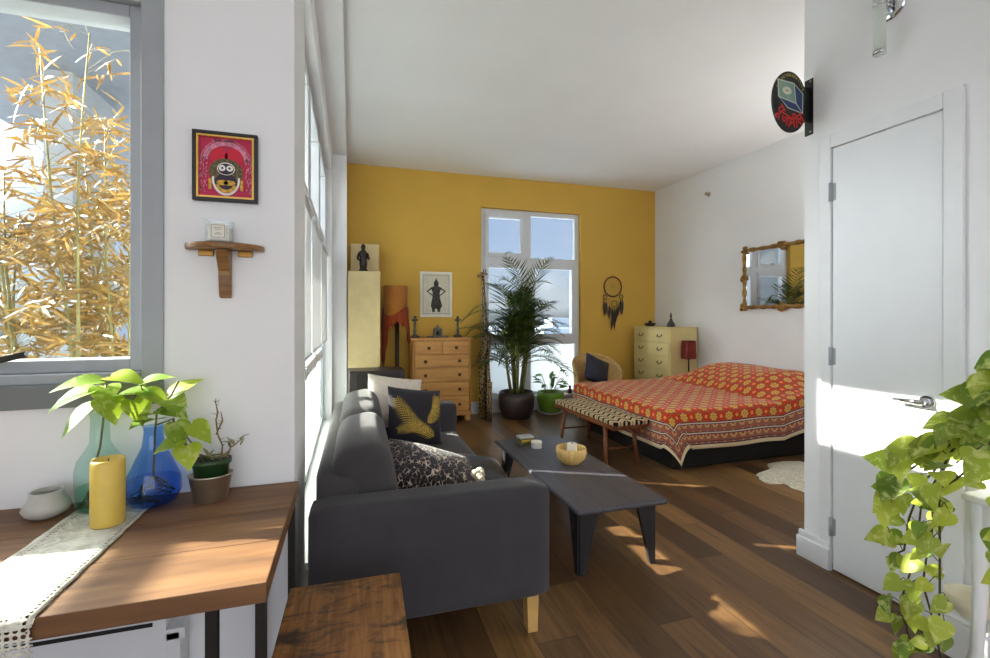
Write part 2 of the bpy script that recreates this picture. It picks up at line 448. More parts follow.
        if s.hem:
            a = me.attributes.new('hem', 'FLOAT', 'POINT')
            a.data.foreach_set('value', [s.hem.get(i, 1.) for i in range(len(s.v))])
        if s.uv:
            ul = me.uv_layers.new(name='UVMap')
            for lp in me.loops: ul.data[lp.index].uv = s.uv.get(lp.vertex_index, (0, 0))
        me.update()
        o = bpy.data.objects.new(name, me); C.objects.link(o)
        if parent: o.parent = parent
        o.location = loc; o.rotation_euler = rot
        if bevel:
            m = o.modifiers.new('bevel', 'BEVEL'); m.width = bevel; m.segments = seg; m.limit_method = 'ANGLE'; m.angle_limit = R(40)
        if sub:
            m = o.modifiers.new('subd', 'SUBSURF'); m.levels = sub; m.render_levels = sub
        if solid:
            m = o.modifiers.new('solid', 'SOLIDIFY'); m.thickness = solid; m.offset = 0
        return o

def tag(o, label, cat, group=None):
    o['label'] = label; o['category'] = cat
    if group: o['group'] = group
    return o
def thing(name, label, cat, loc, rz=0, group=None):
    o = bpy.data.objects.new(name, None); C.objects.link(o); o.empty_display_size = .1
    o.location = loc; o.rotation_euler = (0, 0, rz)
    return tag(o, label, cat, group)
def struct(o): o['kind'] = 'structure'; return o
def bx(*a): return MB().box(*a)
def cyl(p, q, r, n=12): return MB().tube([p, q], r, n)
def pillow_mb(w, h, t, n=18, pw=2.6, pinch=.06):
    """square cushion in the xy plane, thickness along z"""
    mb = MB()
    def z(u, v): return t/2*((1-abs(u)**pw)*(1-abs(v)**pw))**.55 if abs(u) < 1 and abs(v) < 1 else 0
    for sgn in (1, -1):
        def fn(i, j):
            u = -1+2*i/(n-1); v = -1+2*j/(n-1); u = math.sin(u*PI/2); v = math.sin(v*PI/2)
            x = u*w/2*(1-pinch*(1-v*v)); y = v*h/2*(1-pinch*(1-u*u))
            return Vector((x*sgn, y, sgn*z(u, v)))
        mb.grid(n, n, fn)
    return mb
def rbox(w, d, h, r=.06, crown=0.0, n=9):
    """soft upholstered block: superellipsoid-like box centred in xy, z 0..h"""
    mb = MB(); mb.sm = True
    bm = bmesh.new(); bmesh.ops.create_cube(bm, size=1)
    for v in bm.verts: v.co = Vector((v.co.x*w, v.co.y*d, (v.co.z+.5)*h))
    bmesh.ops.subdivide_edges(bm, edges=bm.edges[:], cuts=n, use_grid_fill=True)
    for v in bm.verts:
        q = v.co.copy(); c = Vector((max(-w/2+r, min(w/2-r, q.x)), max(-d/2+r, min(d/2-r, q.y)), max(r, min(h-r, q.z))))
        e = q-c
        if e.length > 1e-6: v.co = c+e.normalized()*r if e.length > r else q
        if crown and v.co.z > h*.5: v.co.z += crown*(1-(2*v.co.x/w)**2)*(1-(2*v.co.y/d)**2)
    bm.verts.index_update()
    b = mb.add([v.co for v in bm.verts])
    for f in bm.faces: mb.face([b+v.index for v in f.verts])
    bm.free(); return mb

# ------------------------------------------------------------------ dimensions
H = 3.42           # ceiling
XW = -.213         # face of the window wall
YB = 6.45          # yellow wall
XR = 4.72          # right wall
YD = 1.985         # desk wall
XD = 2.53          # closet wall with the door
YC = 2.06          # far corner of the closet block
XL = -3.7; YR = -4.2

# ------------------------------------------------------------------ setting
plan = [(XL-.2, YR-.2), (XR+.2, YR-.2), (XR+.2, YB+.25), (XW-.25, YB+.25), (XW-.25, YD+.2), (XL-.2, YD+.2)]
struct(MB().prism(plan, -.2, 0).build('floor', 'floor'))
struct(MB().prism(plan, H, H+.2).build('ceiling', 'ceiling_white'))
# yellow wall with window opening x 1.79..3.38, z .2..2.97
wx0, wx1, wz0, wz1 = 1.79, 3.385, .21, 2.97
mb = MB(); Y0, Y1 = YB, YB+.25
mb.box(XW-.2, wx0, Y0, Y1, 0, H); mb.box(wx1, XR+.2, Y0, Y1, 0, H); mb.box(wx0, wx1, Y0, Y1, wz1, H); mb.box(wx0, wx1, Y0, Y1, 0, wz0)
struct(mb.build('wall_back', 'yellow_wall'))
struct(bx(XR, XR+.2, YC-.12, YB, 0, H).build('wall_right', 'white_wall'))
# closet block
struct(bx(XD, XD+.12, YR, 1.315-.0, 0, H).box(XD, XD+.12, 1.955-.0, YC, 0, H).box(XD, XD+.12, 1.315, 1.955, 2.40, H).build('wall_closet', 'white_wall'))
struct(bx(XD+.12, XR+.2, YC-.12, YC, 0, H).build('wall_closet_side', 'white_wall'))
struct(bx(XD+.5, XD+.55, 1.2, YC-.12, 0, H).build('wall_closet_inner', 'white_wall'))
# window wall (left) opening y 2.42..5.72, z .22..3.12
ly0, ly1, lz0, lz1 = 2.42, 5.72, .20, 3.10
mb = MB(); xo = XW-.25
mb.box(xo, XW, YD+.2, ly0, 0, H); mb.box(xo, XW, ly1, YB, 0, H); mb.box(xo, XW, ly0, ly1, lz1, H); mb.box(xo, XW, ly0, ly1, 0, lz0)
struct(mb.build('wall_left', 'white_wall'))
struct(bx(XW, -.05, 5.85, YB, 0, H).build('trim_1', 'white_wall'))
struct(bx(XW, -.05, YD, 5.85, H-.10, H).build('trim_2', 'white_wall'))
# desk wall, opening x -3.3..-.665, z 1.09..2.53
dx0, dx1, dz0, dz1 = -3.3, -.683, 1.085, 2.57
mb = MB()
mb.box(XL, dx0, YD, YD+.2, 0, H); mb.box(dx1, XW, YD, YD+.2, 0, H); mb.box(dx0, dx1, YD, YD+.2, dz1, H); mb.box(dx0, dx1, YD, YD+.2, 0, dz0)
struct(mb.build('wall_desk', 'white_wall'))
# rest of the loft behind the camera: far-left wall and rear wall with a wide opening added for fill light
mb = MB()
mb.box(XL-.2, XL, YR, YD+.2, 0, H)
struct(mb.build('wall_left_near', 'white_wall'))
mb = MB()
mb.box(XL, -3.2, YR-.2, YR, 0, H); mb.box(2.2, XR+.2, YR-.2, YR, 0, H); mb.box(-3.2, 2.2, YR-.2, YR, 3.1, H); mb.box(-3.2, 2.2, YR-.2, YR, 0, .2)
struct(mb.build('wall_rear', 'white_wall'))

def window(name, boxes_frame, panes, mframe='frame_white', extra=None):
    w = bpy.data.objects.new(name, None); C.objects.link(w); struct(w)
    mb = MB()
    for b in boxes_frame: mb.box(*b)
    mb.build('window_frame', mframe, w, bevel=.004)
    for b, m in panes: bx(*b).build('pane', m, w)
    return w
# yellow-wall window
Yg = YB+.11; fy = (Yg-.035, Yg+.035)
def hv(x0, x1, z0, z1, d=0): return (x0, x1, fy[0]-d, fy[1], z0, z1)
xm = 2.535
fr = [hv(wx0, wx0+.07, wz0, wz1), hv(wx1-.07, wx1, wz0, wz1), hv(xm-.05, xm+.05, wz0+.05, wz1-.07, .004)]
for a, b in ((wx0+.07, xm-.05), (xm+.05, wx1-.07)):
    fr += [hv(a, b, wz1-.07, wz1), hv(a, b, wz0, wz0+.05), hv(a, b, 2.17, 2.27), hv(a, b, .97, 1.07)]
fr += [hv(xm-.05, xm+.05, wz1-.07, wz1), hv(xm-.05, xm+.05, wz0, wz0+.05)]
# sashes: upper left casement, lower two
for a, b, z0, z1 in ((wx0+.07, xm-.05, 2.27, wz1-.07), (wx0+.07, xm-.05, 1.07, 2.17), (xm+.05, wx1-.07, 1.07, 2.17)):
    fr += [hv(a, a+.06, z0, z1, .02), hv(b-.06, b, z0, z1, .02), hv(a+.06, b-.06, z0, z0+.06, .02), hv(a+.06, b-.06, z1-.06, z1, .02)]
w5 = window('window_5', fr, [((wx0, xm, Yg, Yg+.006, 2.27, wz1-.05), 'pane_glass'), ((xm, wx1, Yg, Yg+.006, 2.22, wz1-.05), 'pane_glass'),
       ((wx0, xm, Yg, Yg+.006, 1.05, 2.2), 'pane_glass'), ((xm, wx1, Yg, Yg+.006, 1.05, 2.2), 'pane_glass'),
       ((wx0, xm, Yg, Yg+.008, wz0, .98), 'frosted'), ((xm, wx1, Yg, Yg+.008, wz0, .98), 'frosted')])
MB().tube([(2.17, Yg-.07, 2.30), (2.17, Yg-.10, 2.33), (2.25, Yg-.10, 2.34)], .009, 8).build('latch', 'frame_grey', w5)
struct(bx(wx0-.0, wx1+.0, YB-.035, Yg-.035, wz0-.03, wz0+.005).build('trim_3', 'white_trim', bevel=.004))
# left windows, three bays
xg = XW-.13; fx = (xg-.035, xg+.035)
bay = (ly1-ly0)/3
for k in range(3):
    a, b = ly0+k*bay, ly0+(k+1)*bay
    def hy(y0, y1, z0, z1, d=0): return (fx[0], fx[1]+d, y0, y1, z0, z1)
    fr = [hy(a, a+.05, lz0, lz1), hy(b-.05, b, lz0, lz1), hy(a+.05, b-.05, lz1-.06, lz1), hy(a+.05, b-.05, lz0, lz0+.05), hy(a+.05, b-.05, 2.12, 2.22), hy(a+.05, b-.05, .94, 1.035)]
    for z0, z1 in ((2.22, lz1-.06),):
        fr += [hy(a+.05, a+.10, z0, z1, .03), hy(b-.10, b-.05, z0, z1, .03), hy(a+.1, b-.1, z0, z0+.04, .03), hy(a+.1, b-.1, z1-.06, z1, .03)]
    w = window('window_%d' % (k+2), fr, [((xg, xg+.006, a+.04, b-.04, 2.2, lz1-.05), 'pane_glass'), ((xg, xg+.006, a+.04, b-.04, 1.03, 2.15), 'pane_glass'), ((xg, xg+.008, a+.04, b-.04, lz0+.02, .96), 'frosted')])
    bl = thing('roller_blind', ['white roller blind in the bay of the side window nearest the desk', 'white roller blind in the middle bay of the side window', 'white roller blind in the side window bay nearest the yellow wall'][k],
               'blind', (xg+.075, (a+b)/2, 2.10), 0, 'roller blinds on the side window')
    hb = (b-a)/2-.06
    cyl((0, -hb, 0), (0, hb, 0), .022).build('roller', 'frame_white', bl)
    bx(-.003, .003, -hb, hb, -.955, -.01).build('cloth', 'blind', bl)
    bx(-.010, .010, -hb, hb, -.97, -.955).build('bottom_bar', 'frame_white', bl)
    if k == 0:
        MB().box(xg+.035, xg+.055, b-.12, b-.08, .96, 1.04).build('latch', 'frame_grey', w)
struct(bx(xg+.035, XW+.03, ly0+.001, ly1-.001, lz0-.03, lz0+.004).build('trim_4', 'white_trim', bevel=.004))
# desk window (grey aluminium)
yg = YD+.09; fr = []
def hx(x0, x1, z0, z1, y0=YD-.012, y1=YD+.13): return (x0, x1, y0, y1, z0, z1)
fr = [hx(dx1-.04, dx1+.03, dz0+.08, dz1+.03), hx(dx1-.085, dx1-.04, dz0+.115, dz1-.04, YD+.02), hx(dx0-.03, dx0+.08, dz0, dz1+.03), hx(dx0+.08, dx1-.04, dz1-.04, dz1+.03), hx(dx0+.08, dx1-.085, dz1-.085, dz1-.04, YD+.02),
      hx(dx0+.08, dx1-.04, dz0+.08, dz0+.115), hx(dx0+.08, dx1-.085, dz0+.115, dz0+.16, YD+.02)]
w1 = window('window_1', fr, [((dx0+.06, dx1-.05, yg, yg+.006, dz0+.1, dz1-.05), 'pane_glass')], 'frame_grey')
bx(dx0-.02, dx1+.03, YD-.03, YD+.02, dz0-.0, dz0+.08).build('window_sill', 'sill_grey', w1, bevel=.004)
# baseboards
struct(bx(XW+.3, wx0, YB-.018, YB, 0, .17).box(wx0, wx1, YB-.018, YB, 0, .175).box(wx1, XR-.02, YB-.018, YB, 0, .17).build('baseboard_back', 'white_trim', bevel=.005))
struct(bx(XR-.018, XR, YC, YB-.02, 0, .15).build('baseboard_right', 'white_trim', bevel=.005))
# door casing + plinth
cw = .065
mb = MB().box(XD-.018, XD, 1.955-.062, 1.955, 0, 2.395).box(XD-.018, XD, 1.313, 1.313+.072, 0, 2.395).box(XD-.018, XD, 1.385, 1.893, 2.322, 2.395)
struct(mb.build('trim_5', 'white_trim', bevel=.004))
mb = MB().box(XD-.03, XD, 1.895, YC+.03, 0, .12).box(XD-.022, XD, 1.895, YC+.022, .12, .155).box(XD, XR, YC, YC+.03, 0, .12)
struct(mb.build('baseboard_closet', 'white_trim', bevel=.006))
struct(bx(XD-.018, XD, YR, 1.313, 0, .15).build('baseboard_closet_near', 'white_trim', bevel=.005))
# door
dr = bpy.data.objects.new('door_1', None); C.objects.link(dr); struct(dr)
dr.location = (XD, 1.893, 0)
bx(-.006, .03, -.503, -.004, .012, 2.318).build('panel', 'door_white', dr, bevel=.003)
bx(.03, .034, -.508, 0, 0, 2.322).build('stop', 'black_paint', dr)  # black sheet behind the panel, showing as a dark line in the door gap
for z in (2.08, 1.18, .245):
    MB().tube([(-.014, .0, z-.05), (-.014, .0, z+.05)], .011, 10).box(-.012, -.006, -.02, .012, z-.045, z+.045).build('hinge', 'frame_grey', dr)
h = MB().tube([(-.006, -.445, 1.005), (-.016, -.445, 1.005)], .03, 20).tube([(-.016, -.445, 1.005), (-.052, -.445, 1.005)], .011, 12).tube([(-.05, -.452, 1.005), (-.052, -.41, 1.005), (-.05, -.33, 1.002)], [.013, .011, .009], 10)
hd = h.build('handle', 'chrome', dr)

# ------------------------------------------------------------------ desk
def sub(x, y, z): return (x, y, z)
dk = thing('wooden_table', 'thick rustic wooden table on black metal legs under the big window', 'table', (-1.0, 1.6, 0))
MB().box(-.75, .803, -.35, -.121, .70, .75).box(-.75, .803, -.1195, .113, .70, .75).box(-.75, .803, .1145, .38, .70, .75).build('tabletop', 'desk_wood', dk, bevel=.0025)
for sx_, x in ((1, .785), (-1, -.70)):
    for y in (-.325, .30):
        MB().box(x-.012*1, x+.012, y, y+.024, .0, .70).box(x-.108*sx_-.013, x-.108*sx_+.013, y, y+.024, 0, .70).box(min(x, x-.108*sx_), max(x, x-.108*sx_), y, y+.024, 0, .02).build('leg', 'dark_metal', dk)
# lace runner
mb = MB(); W_ = .222; x0 = -.872; Ytop = 1.89; Yfr = 1.247
nu, nv = 15, 44; L_ = (Ytop-Yfr)+.30
def rf(i, j):
    u = i/(nu-1); s_ = j/(nv-1)*L_; wig = .0012*math.sin(j*1.2) if i in (0, nu-1) else 0
    x = x0+u*W_+wig; y = Ytop-s_; z = .7535
    if y < Yfr:
        d = Yfr-y; y = Yfr-.006-.006*math.sin(u*9)*min(1, d*6); z = .7535-d
        x += .01*d*math.sin(3*u)
    hem = min(u*W_, (1-u)*W_)
    return (Vector((x, y, z)), (x, (Ytop-s_)-Yfr), hem)
mb.grid(nu, nv, rf)
tag(mb.build('table_runner', 'lace', solid=.0015), 'cream lace table runner hanging over the front edge of the wooden table', 'table runner')
# grey ceramic cup
mb = MB().lathe([(.036, 0), (.054, .012), (.063, .03), (.057, .045), (.044, .068), (.043, .083), (.037, .083), (.038, .066), (.045, .05)], 28)
t = thing('ceramic_pot', 'small squat pale grey ceramic pot left of the glass vases', 'pot', (-.945, 1.875, .75))
mb.build('body', 'ceramic', t); MB().lathe([(.044, .058), (.0001, .062)], 20).build('soil', 'soil', t)
# candle
t = thing('pillar_candle', 'fat yellow pillar candle on the lace runner in front of the glass vases', 'candle', (-.722, 1.738, .7545))
MB().lathe([(.042, 0), (.044, .004), (.044, .195), (.041, .203), (.038, .201), (.028, .192), (.0001, .189)], 28).build('wax', 'candle_yellow', t)
cyl((0, 0, .188), (.002, 0, .203), .002, 6).build('wick', 'wick', t)
# teal vase and cuttings
def pothos_spray(parent, spots, mat, seed):
    """spots: (stem path, leaf size list) -> stems mesh and leaves mesh"""
    rnd = random.Random(seed); st = MB(); lf = MB()
    for path, leaves in spots:
        st.tube(path, .0035, 6)
        for (bx_, by, bz), (dx, dy, dz), (nx, ny, nz), L, W in leaves:
            b = Vector((bx_, by, bz)); d = Vector((dx, dy, dz)).normalized()
            near = min((Vector(p) for p in path), key=lambda p: (p-b).length)
            st.tube([near, (near+b)/2+Vector((0, 0, .01)), b], .0018, 5)
            lf.leaf(b, d, (nx, ny, nz), L, W, .25+rnd.random()*.2, 'heart', .18)
    st.build('stem', 'rope_stem', parent); lf.build('leaves', mat, parent)
t = thing('glass_bottle_vase', 'tall teal glass bottle vase with a leafy pothos cutting', 'vase', (-.808, 1.89, .7545))
MB().lathe([(.050, 0), (.062, .008), (.066, .03), (.067, .13), (.060, .165), (.038, .20), (.027, .225), (.025, .30), (.029, .325)], 28, close=True).build('glass', 'teal_glass', t)
MB().lathe([(.058, .010), (.062, .03), (.062, .075), (.0001, .0755)], 24).build('water', 'teal_water', t)
mb = MB(); rr = random.Random(3)
for k in range(9):
    a = rr.random()*6.28; mb.tube([(0, 0, .10), (.03*math.cos(a), .03*math.sin(a), .06), (.055*math.cos(a+.6), .055*math.sin(a+.6), .02)], .0015, 5)
mb.build('roots', 'dark_stem', t)
S1 = [([(-.02, 0, .12), (.0, 0, .2), (.012, 0, .32), (.02, -.01, .42)],
       [((-.01, -.02, .40), (-1, -.5, -.25), (-.1, -.3, 1), .125, .105), ((.015, -.03, .43), (-.7, -.5, .12), (0, -.3, 1), .12, .095), ((.03, 0, .44), (.9, -.3, .1), (0, -.3, 1), .11, .09),
        ((.0, -.03, .35), (-.8, -.6, -.6), (-.3, -.5, 1), .12, .085), ((.03, -.03, .37), (.5, -.6, -.5), (.2, -.5, 1), .10, .085), ((.02, -.01, .41), (.3, -.8, -.3), (0, -.3, 1), .10, .08)]),
      ([(.01, 0, .32), (.06, -.01, .365), (.13, -.02, .385)],
       [((.06, -.01, .38), (.9, -.4, .25), (0, -.2, 1), .12, .09), ((.1, -.02, .36), (.6, -.5, -.7), (.3, -.4, .8), .095, .085), ((.12, -.02, .41), (.8, -.2, .5), (0, -.3, 1), .11, .08), ((.13, -.02, .39), (.9, -.3, -.3), (.2, -.3, 1), .10, .08)])]
pothos_spray(t, S1, 'pothos_desk', 11)
t = thing('bulb_vase', 'cobalt blue glass vase with a long neck and pothos cuttings', 'vase', (-.648, 1.872, .7545))
MB().lathe([(.042, 0), (.068, .012), (.083, .045), (.080, .09), (.055, .15), (.033, .20), (.027, .25), (.030, .27)], 30, close=True).build('glass', 'blue_glass', t)
MB().lathe([(.055, .008), (.075, .03), (.078, .055), (.077, .088), (.0001, .0885)], 24).build('water', 'blue_water', t)
mb = MB()
for k in range(16):
    a = rr.random()*6.28; b = a+rr.random()*2
    mb.tube([(0, 0, .10), (.035*math.cos(a), .035*math.sin(a), .07), (.062*math.cos(b), .06*math.sin(b), .04), (.05*math.cos(b+1), .05*math.sin(b+1), .018)], .0014, 5)
mb.build('roots', 'dark_stem', t)
S2 = [([(0, 0, .09), (.005, 0, .25), (.01, 0, .31), (.05, -.01, .36), (.075, 0, .42)],
       [((.01, 0, .29), (-.4, -.8, .2), (-.2, -.3, 1), .10, .09), ((.0, -.01, .31), (.3, -.7, .4), (0, -.4, 1), .09, .08), ((.05, -.02, .36), (.6, -.6, .1), (0, -.5, 1), .09, .075), ((.05, 0, .37), (.9, .1, .75), (-.3, -.5, .6), .11, .07), ((.03, 0, .33), (.8, -.3, -.2), (0, -.4, 1), .09, .08)]),
      ([(.005, 0, .27), (.06, -.01, .29), (.09, -.02, .22), (.12, -.02, .17), (.18, -.02, .15)],
       [((.07, -.02, .28), (.4, -.3, -.9), (.5, -.6, .2), .09, .08), ((.095, -.02, .22), (-.9, -.5, -.15), (-.1, -.5, 1), .09, .075), ((.11, -.03, .20), (.2, -.6, -.5), (.1, -.7, .6), .085, .08), ((.12, -.02, .27), (.9, -.3, -.6), (.2, -.5, .7), .09, .075)])]
pothos_spray(t, S2, 'pothos_desk', 12)
# metal pot with nursery pot
t = thing('metal_planter', 'oval galvanised planter beside the blue vase holding a small green pot', 'planter', (-.474, 1.868, .75))
MB().lathe([(.050, 0), (.052, .003), (.068, .088), (.071, .094), (.067, .094), (.05, .01), (.0001, .008)], 30, sx=1.0, sy=.8).build('body', 'galvanised', t)
t = thing('potted_succulent', 'scraggly twiggy succulent in a dark green plastic pot set in the metal planter', 'plant', (-.472, 1.868, .7595))
MB().lathe([(.042, 0), (.058, .118), (.064, .120), (.064, .138), (.059, .138), (.055, .115), (.0001, .112)], 28, sy=.8).build('pot', 'plastic_green', t)
MB().lathe([(.054, .112), (.03, .122), (.0001, .126)], 20, sy=.8).build('soil', 'soil', t)
mb = MB(); lf = MB()
def twig(path, n=10, l=.014):
    mb.tube(path, [.0028]*(len(path)-1)+[.0012], 5)
    for k in range(n):
        s_ = rr.random()*(len(path)-1); i = int(s_); p = Vector(path[i]).lerp(Vector(path[min(i+1, len(path)-1)]), s_-i)
        q = p+Vector((rr.uniform(-1, 1), rr.uniform(-1, 1), rr.uniform(-.2, 1)))*l; mb.tube([p, q], [.0013, .0006], 4)
twig([(.03, 0, .12), (.035, 0, .18), (.02, 0, .22), (.015, 0, .27), (.02, 0, .30), (.012, 0, .34)], 26, .016)
twig([(.015, 0, .22), (.035, 0, .27), (.03, 0, .30)], 8)
twig([(-.02, 0, .12), (-.05, 0, .18), (-.09, 0, .24), (-.105, 0, .27)], 14)
twig([(.04, 0, .12), (.06, 0, .17), (.10, 0, .20)], 8)
for k in range(26):
    a = rr.random()*6.28; e = rr.uniform(.0, 1.1); b = Vector((rr.uniform(-.02, .06), rr.uniform(-.02, .02), .12+rr.random()*.03))
    if k > 14: b = Vector((rr.uniform(.05, .10), 0, .16+rr.random()*.04))
    lf.leaf(b, (math.cos(a)*math.cos(e), math.sin(a)*math.cos(e), math.sin(e)), (0, -.3, 1), rr.uniform(.03, .05), .012, .1, 'blade')
mb.build('twigs', 'dry_twig', t); lf.build('leaves', 'succulent', t)
# dark stick on window ledge
tag(MB().tube([(-1.60, YD-.022, 1.178), (-1.30, YD-.024, 1.205), (-1.04, YD-.03, 1.272)], [.012, .012, .010], 8).build('wooden_rod', 'blackish_brown'),
    'thin dark rod resting on the grey window sill at the picture edge', 'rod')
# heater under desk
t = thing('baseboard_heater', 'white baseboard heater on the wall below the table', 'heater', (-1.15, YD, 0))
MB().prism([(-.0, .0), (-.0, .36), (-.05, .36), (-.085, .335), (-.085, .20), (-.07, .19), (-.07, 0)], -.5, .53, Matrix(((0, 0, 1, 0), (1, 0, 0, 0), (0, 1, 0, 0), (0, 0, 0, 1)))).build('housing', 'white_trim', t)
bx(-.5, .49, -.0865, -.05, .318, .332).build('vent_slot', 'black_paint', t)
MB().box(.53, .575, -.09, 0, .0, .29).prism([(.53, -.09), (.59, -.09), (.57, 0), (.53, 0)], .26, .30).build('end_cap', 'white_trim', t, bevel=.004)

# ------------------------------------------------------------------ wall picture, shelf
t = thing('framed_art', 'black framed magenta artwork of a round eyed mask above the little shelf', 'picture', (-.4505, YD, 1.960))
w2, h2 = .1095, .1305
def frame_mb(w, h, b, d0, d1):
    """ring frame around w x h (outer half sizes), border b, from y=-d1 to y=-d0"""
    return MB().box(-w, w, -d1, -d0, h-b, h).box(-w, w, -d1, -d0, -h, -h+b).box(-w, -w+b, -d1, -d0, -h+b, h-b).box(w-b, w, -d1, -d0, -h+b, h-b)
frame_mb(w2, h2, .013, 0, .022).build('frame', 'black_paint', t, bevel=.003)
frame_mb(w2-.013, h2-.013, .007, 0, .018).build('inner_frame', 'gold_thin', t)
bx(-.09, .09, -.006, -.001, -.111, .111).build('picture', 'pink_art', t)
def disc(mb, cx, cz, rx, rz, y, n=24, a0=0, a1=2*PI):
    pts = [(cx+rx*math.cos(a0+(a1-a0)*k/n), y, cz+rz*math.sin(a0+(a1-a0)*k/n)) for k in range(n if a1-a0 > 6.2 else n+1)]
    b = mb.add(pts); mb.face([b+i for i in range(len(pts))]); return mb
def arcband(mb, cx, cz, r0, r1, y, a0, a1, n=24, sz=1.0):
    for k in range(n):
        p, q = a0+(a1-a0)*k/n, a0+(a1-a0)*(k+1)/n
        b = mb.add([(cx+r*math.cos(a), y, cz+r*math.sin(a)*sz) for r, a in ((r0, p), (r1, p), (r1, q), (r0, q))]); mb.face([b, b+1, b+2, b+3])
    return mb
mb = MB(); y = -.0072
arcband(mb, 0, .02, .062, .080, y, .1, PI-.1, 30, 1.0)
arcband(mb, 0, .02, .083, .086, y, .0, PI, 30, 1.0)
for k in range(90):
    x = random.choice((-1, 1))*random.uniform(.064, .087); z = random.uniform(-.10, .04); mb.box(x-.002, x+.002, y, y+.0005, z-.004, z+.003)
for k in range(24):
    x = random.uniform(-.045, .045); mb.box(x-.003, x+.003, y, y+.0005, .098+random.uniform(-.003, .004), .104)
mb.build('border_pattern', 'pink_line', t)
mb = MB(); disc(mb, -.024, .038, .03, .036, -.0078); disc(mb, .026, .038, .03, .036, -.0078); disc(mb, 0, -.02, .062, .06, -.0076); mb.build('backdrop', 'art_red', t)
mb = MB(); disc(mb, .0, -.018, .058, .052, -.0082); mb.build('headdress', 'art_olive', t)
mb = MB(); arcband(mb, 0, -.045, .040, .047, -.0086, PI*.95, PI*2.05, 24, 1.3); disc(mb, .0, -.005, .030, .024, -.0088); mb.build('face_lines', 'art_white', t)
mb = MB(); disc(mb, 0, -.058, .038, .036, -.0086); disc(mb, 0, -.006, .027, .021, -.0092); mb.build('face', 'art_dark', t)
mb = MB(); disc(mb, -.013, -.003, .0115, .0115, -.0098); disc(mb, .013, -.003, .0115, .0115, -.0098); mb.build('eye_whites', 'art_white', t)
mb = MB(); disc(mb, -.012, -.003, .004, .004, -.0104); disc(mb, .012, -.003, .004, .004, -.0104); mb.build('pupils', 'black_paint', t)
mb = MB(); disc(mb, -.012, -.058, .020, .010, -.0098); disc(mb, .012, -.058, .020, .010, -.0098); arcband(mb, 0, -.062, .024, .036, -.0096, PI*1.05, PI*1.95, 20, .9)
mb.box(-.058, -.048, -.0095, -.009, -.085, -.045); mb.box(.048, .058, -.0095, -.009, -.085, -.045); mb.build('garland', 'art_gold', t)
t = thing('wall_shelf', 'small half round wooden shelf on a carved bracket', 'shelf', (-.4515, YD, 1.6565))
poly = [(-.134, 0)]+[(-.134*math.cos(PI*k/16), -.105*math.sin(PI*k/16)) for k in range(1, 16)]+[(.134, 0)]
MB().prism(poly, -.011, .011).build('board', 'shelf_wood', t, bevel=.006, seg=3)
MB().prism([(0, -.19), (-.018, -.185), (-.026, -.14), (-.032, -.09), (-.055, -.05), (-.075, -.012), (0, -.012)], -.02, .02, Matrix(((0, 0, 1, 0), (1, 0, 0, 0), (0, 1, 0, 0), (0, 0, 0, 1)))).build('bracket', 'shelf_wood', t, bevel=.003)
for s_ in (-1, 1):
    MB().box(s_*.066-.025, s_*.066+.025, -.012, 0, -.032, -.011).build('mounting_plate', 'brass', t, bevel=.002)
t = thing('glass_candle_holder', 'clear square holder with a printed white label standing on the wall shelf', 'candle holder', (-.460, 1.927, 1.6678))
MB().box(-.04, .04, -.025, .035, 0, .006).box(-.04, -.036, -.025, .035, .006, .082).box(.036, .04, -.025, .035, .006, .082).box(-.036, .036, -.025, -.021, .006, .082).box(-.036, .036, .031, .035, .006, .082).build('holder', 'acrylic', t)
bx(-.034, .034, -.019, .029, .0065, .060).build('wax', 'candle_white', t, bevel=.003)
mb = bx(-.024, .026, -.0275, -.0255, .012, .066); mb.build('label', 'paper', t)
mb = frame_mb(.022, .023, .0015, .0278, .0282)
for z, w in ((.012, .014), (.006, .010), (-.006, .008), (-.011, .012)): mb.box(-w, w, -.0282, -.0278, z-.0008, z+.0008)
mb.build('label_print', 'label_ink', t, loc=(.001, 0, .039))

# ------------------------------------------------------------------ end table
t = thing('end_table', 'low rustic wooden end table with burnt grain beside the sofa arm', 'end table', (-.02, 1.44, 0), R(-1.5))
bx(-.178, .178, -.235, .225, .468, .50).build('tabletop', 'rustic_wood', t, bevel=.003)
for x in (-.16, .14):
    for y in (-.2, .18): bx(x, x+.02, y, y+.02, 0, .468).build('leg', 'dark_metal', t)

# ------------------------------------------------------------------ sofa (back to the window wall)
SX, SY = -.158, 1.88
sf = thing('sofa', 'charcoal grey fabric sofa along the window wall', 'sofa', (SX, SY, 0), R(-.8))
SL, SD = 2.18, .995
rbox(SD-.0, SL-.34, .22, .03).build('base', 'sofa_fabric', sf, (SD/2, SL/2, .17), smooth=True)
rbox(.20, SL-.30, .56, .06).build('back_frame', 'sofa_fabric', sf, (.105, SL/2, .18), smooth=True)
for nm, y in (('arm', .085), ('arm', SL-.085)):
    rbox(SD, .17, .485, .035, n=13).build(nm, 'sofa_side', sf, (SD/2, y, .175), smooth=True)
for y in (.17+.455, .17+.455*3):
    rbox(SD-.21, .908, .13, .045, .01).build('seat_cushion', 'sofa_fabric', sf, (SD/2+.095, y, .315), smooth=True)
for k, y in enumerate((.17+.455, .17+.455*3)):
    c = rbox(.27, .914, .43, .10, .012, n=15).build('back_cushion', 'sofa_fabric', sf, (.262, y, .398), (0, R(-10), 0), smooth=True)
for x in (.06, SD-.09):
    for y in (.05, SL-.11): MB().hexa([(x, y, 0), (x+.045, y, 0), (x+.045, y+.06, 0), (x, y+.06, 0)], [(x-.005, y, .18), (x+.05, y, .18), (x+.05, y+.06, .18), (x-.005, y+.06, .18)]).build('leg', 'black_sofa_leg', sf)

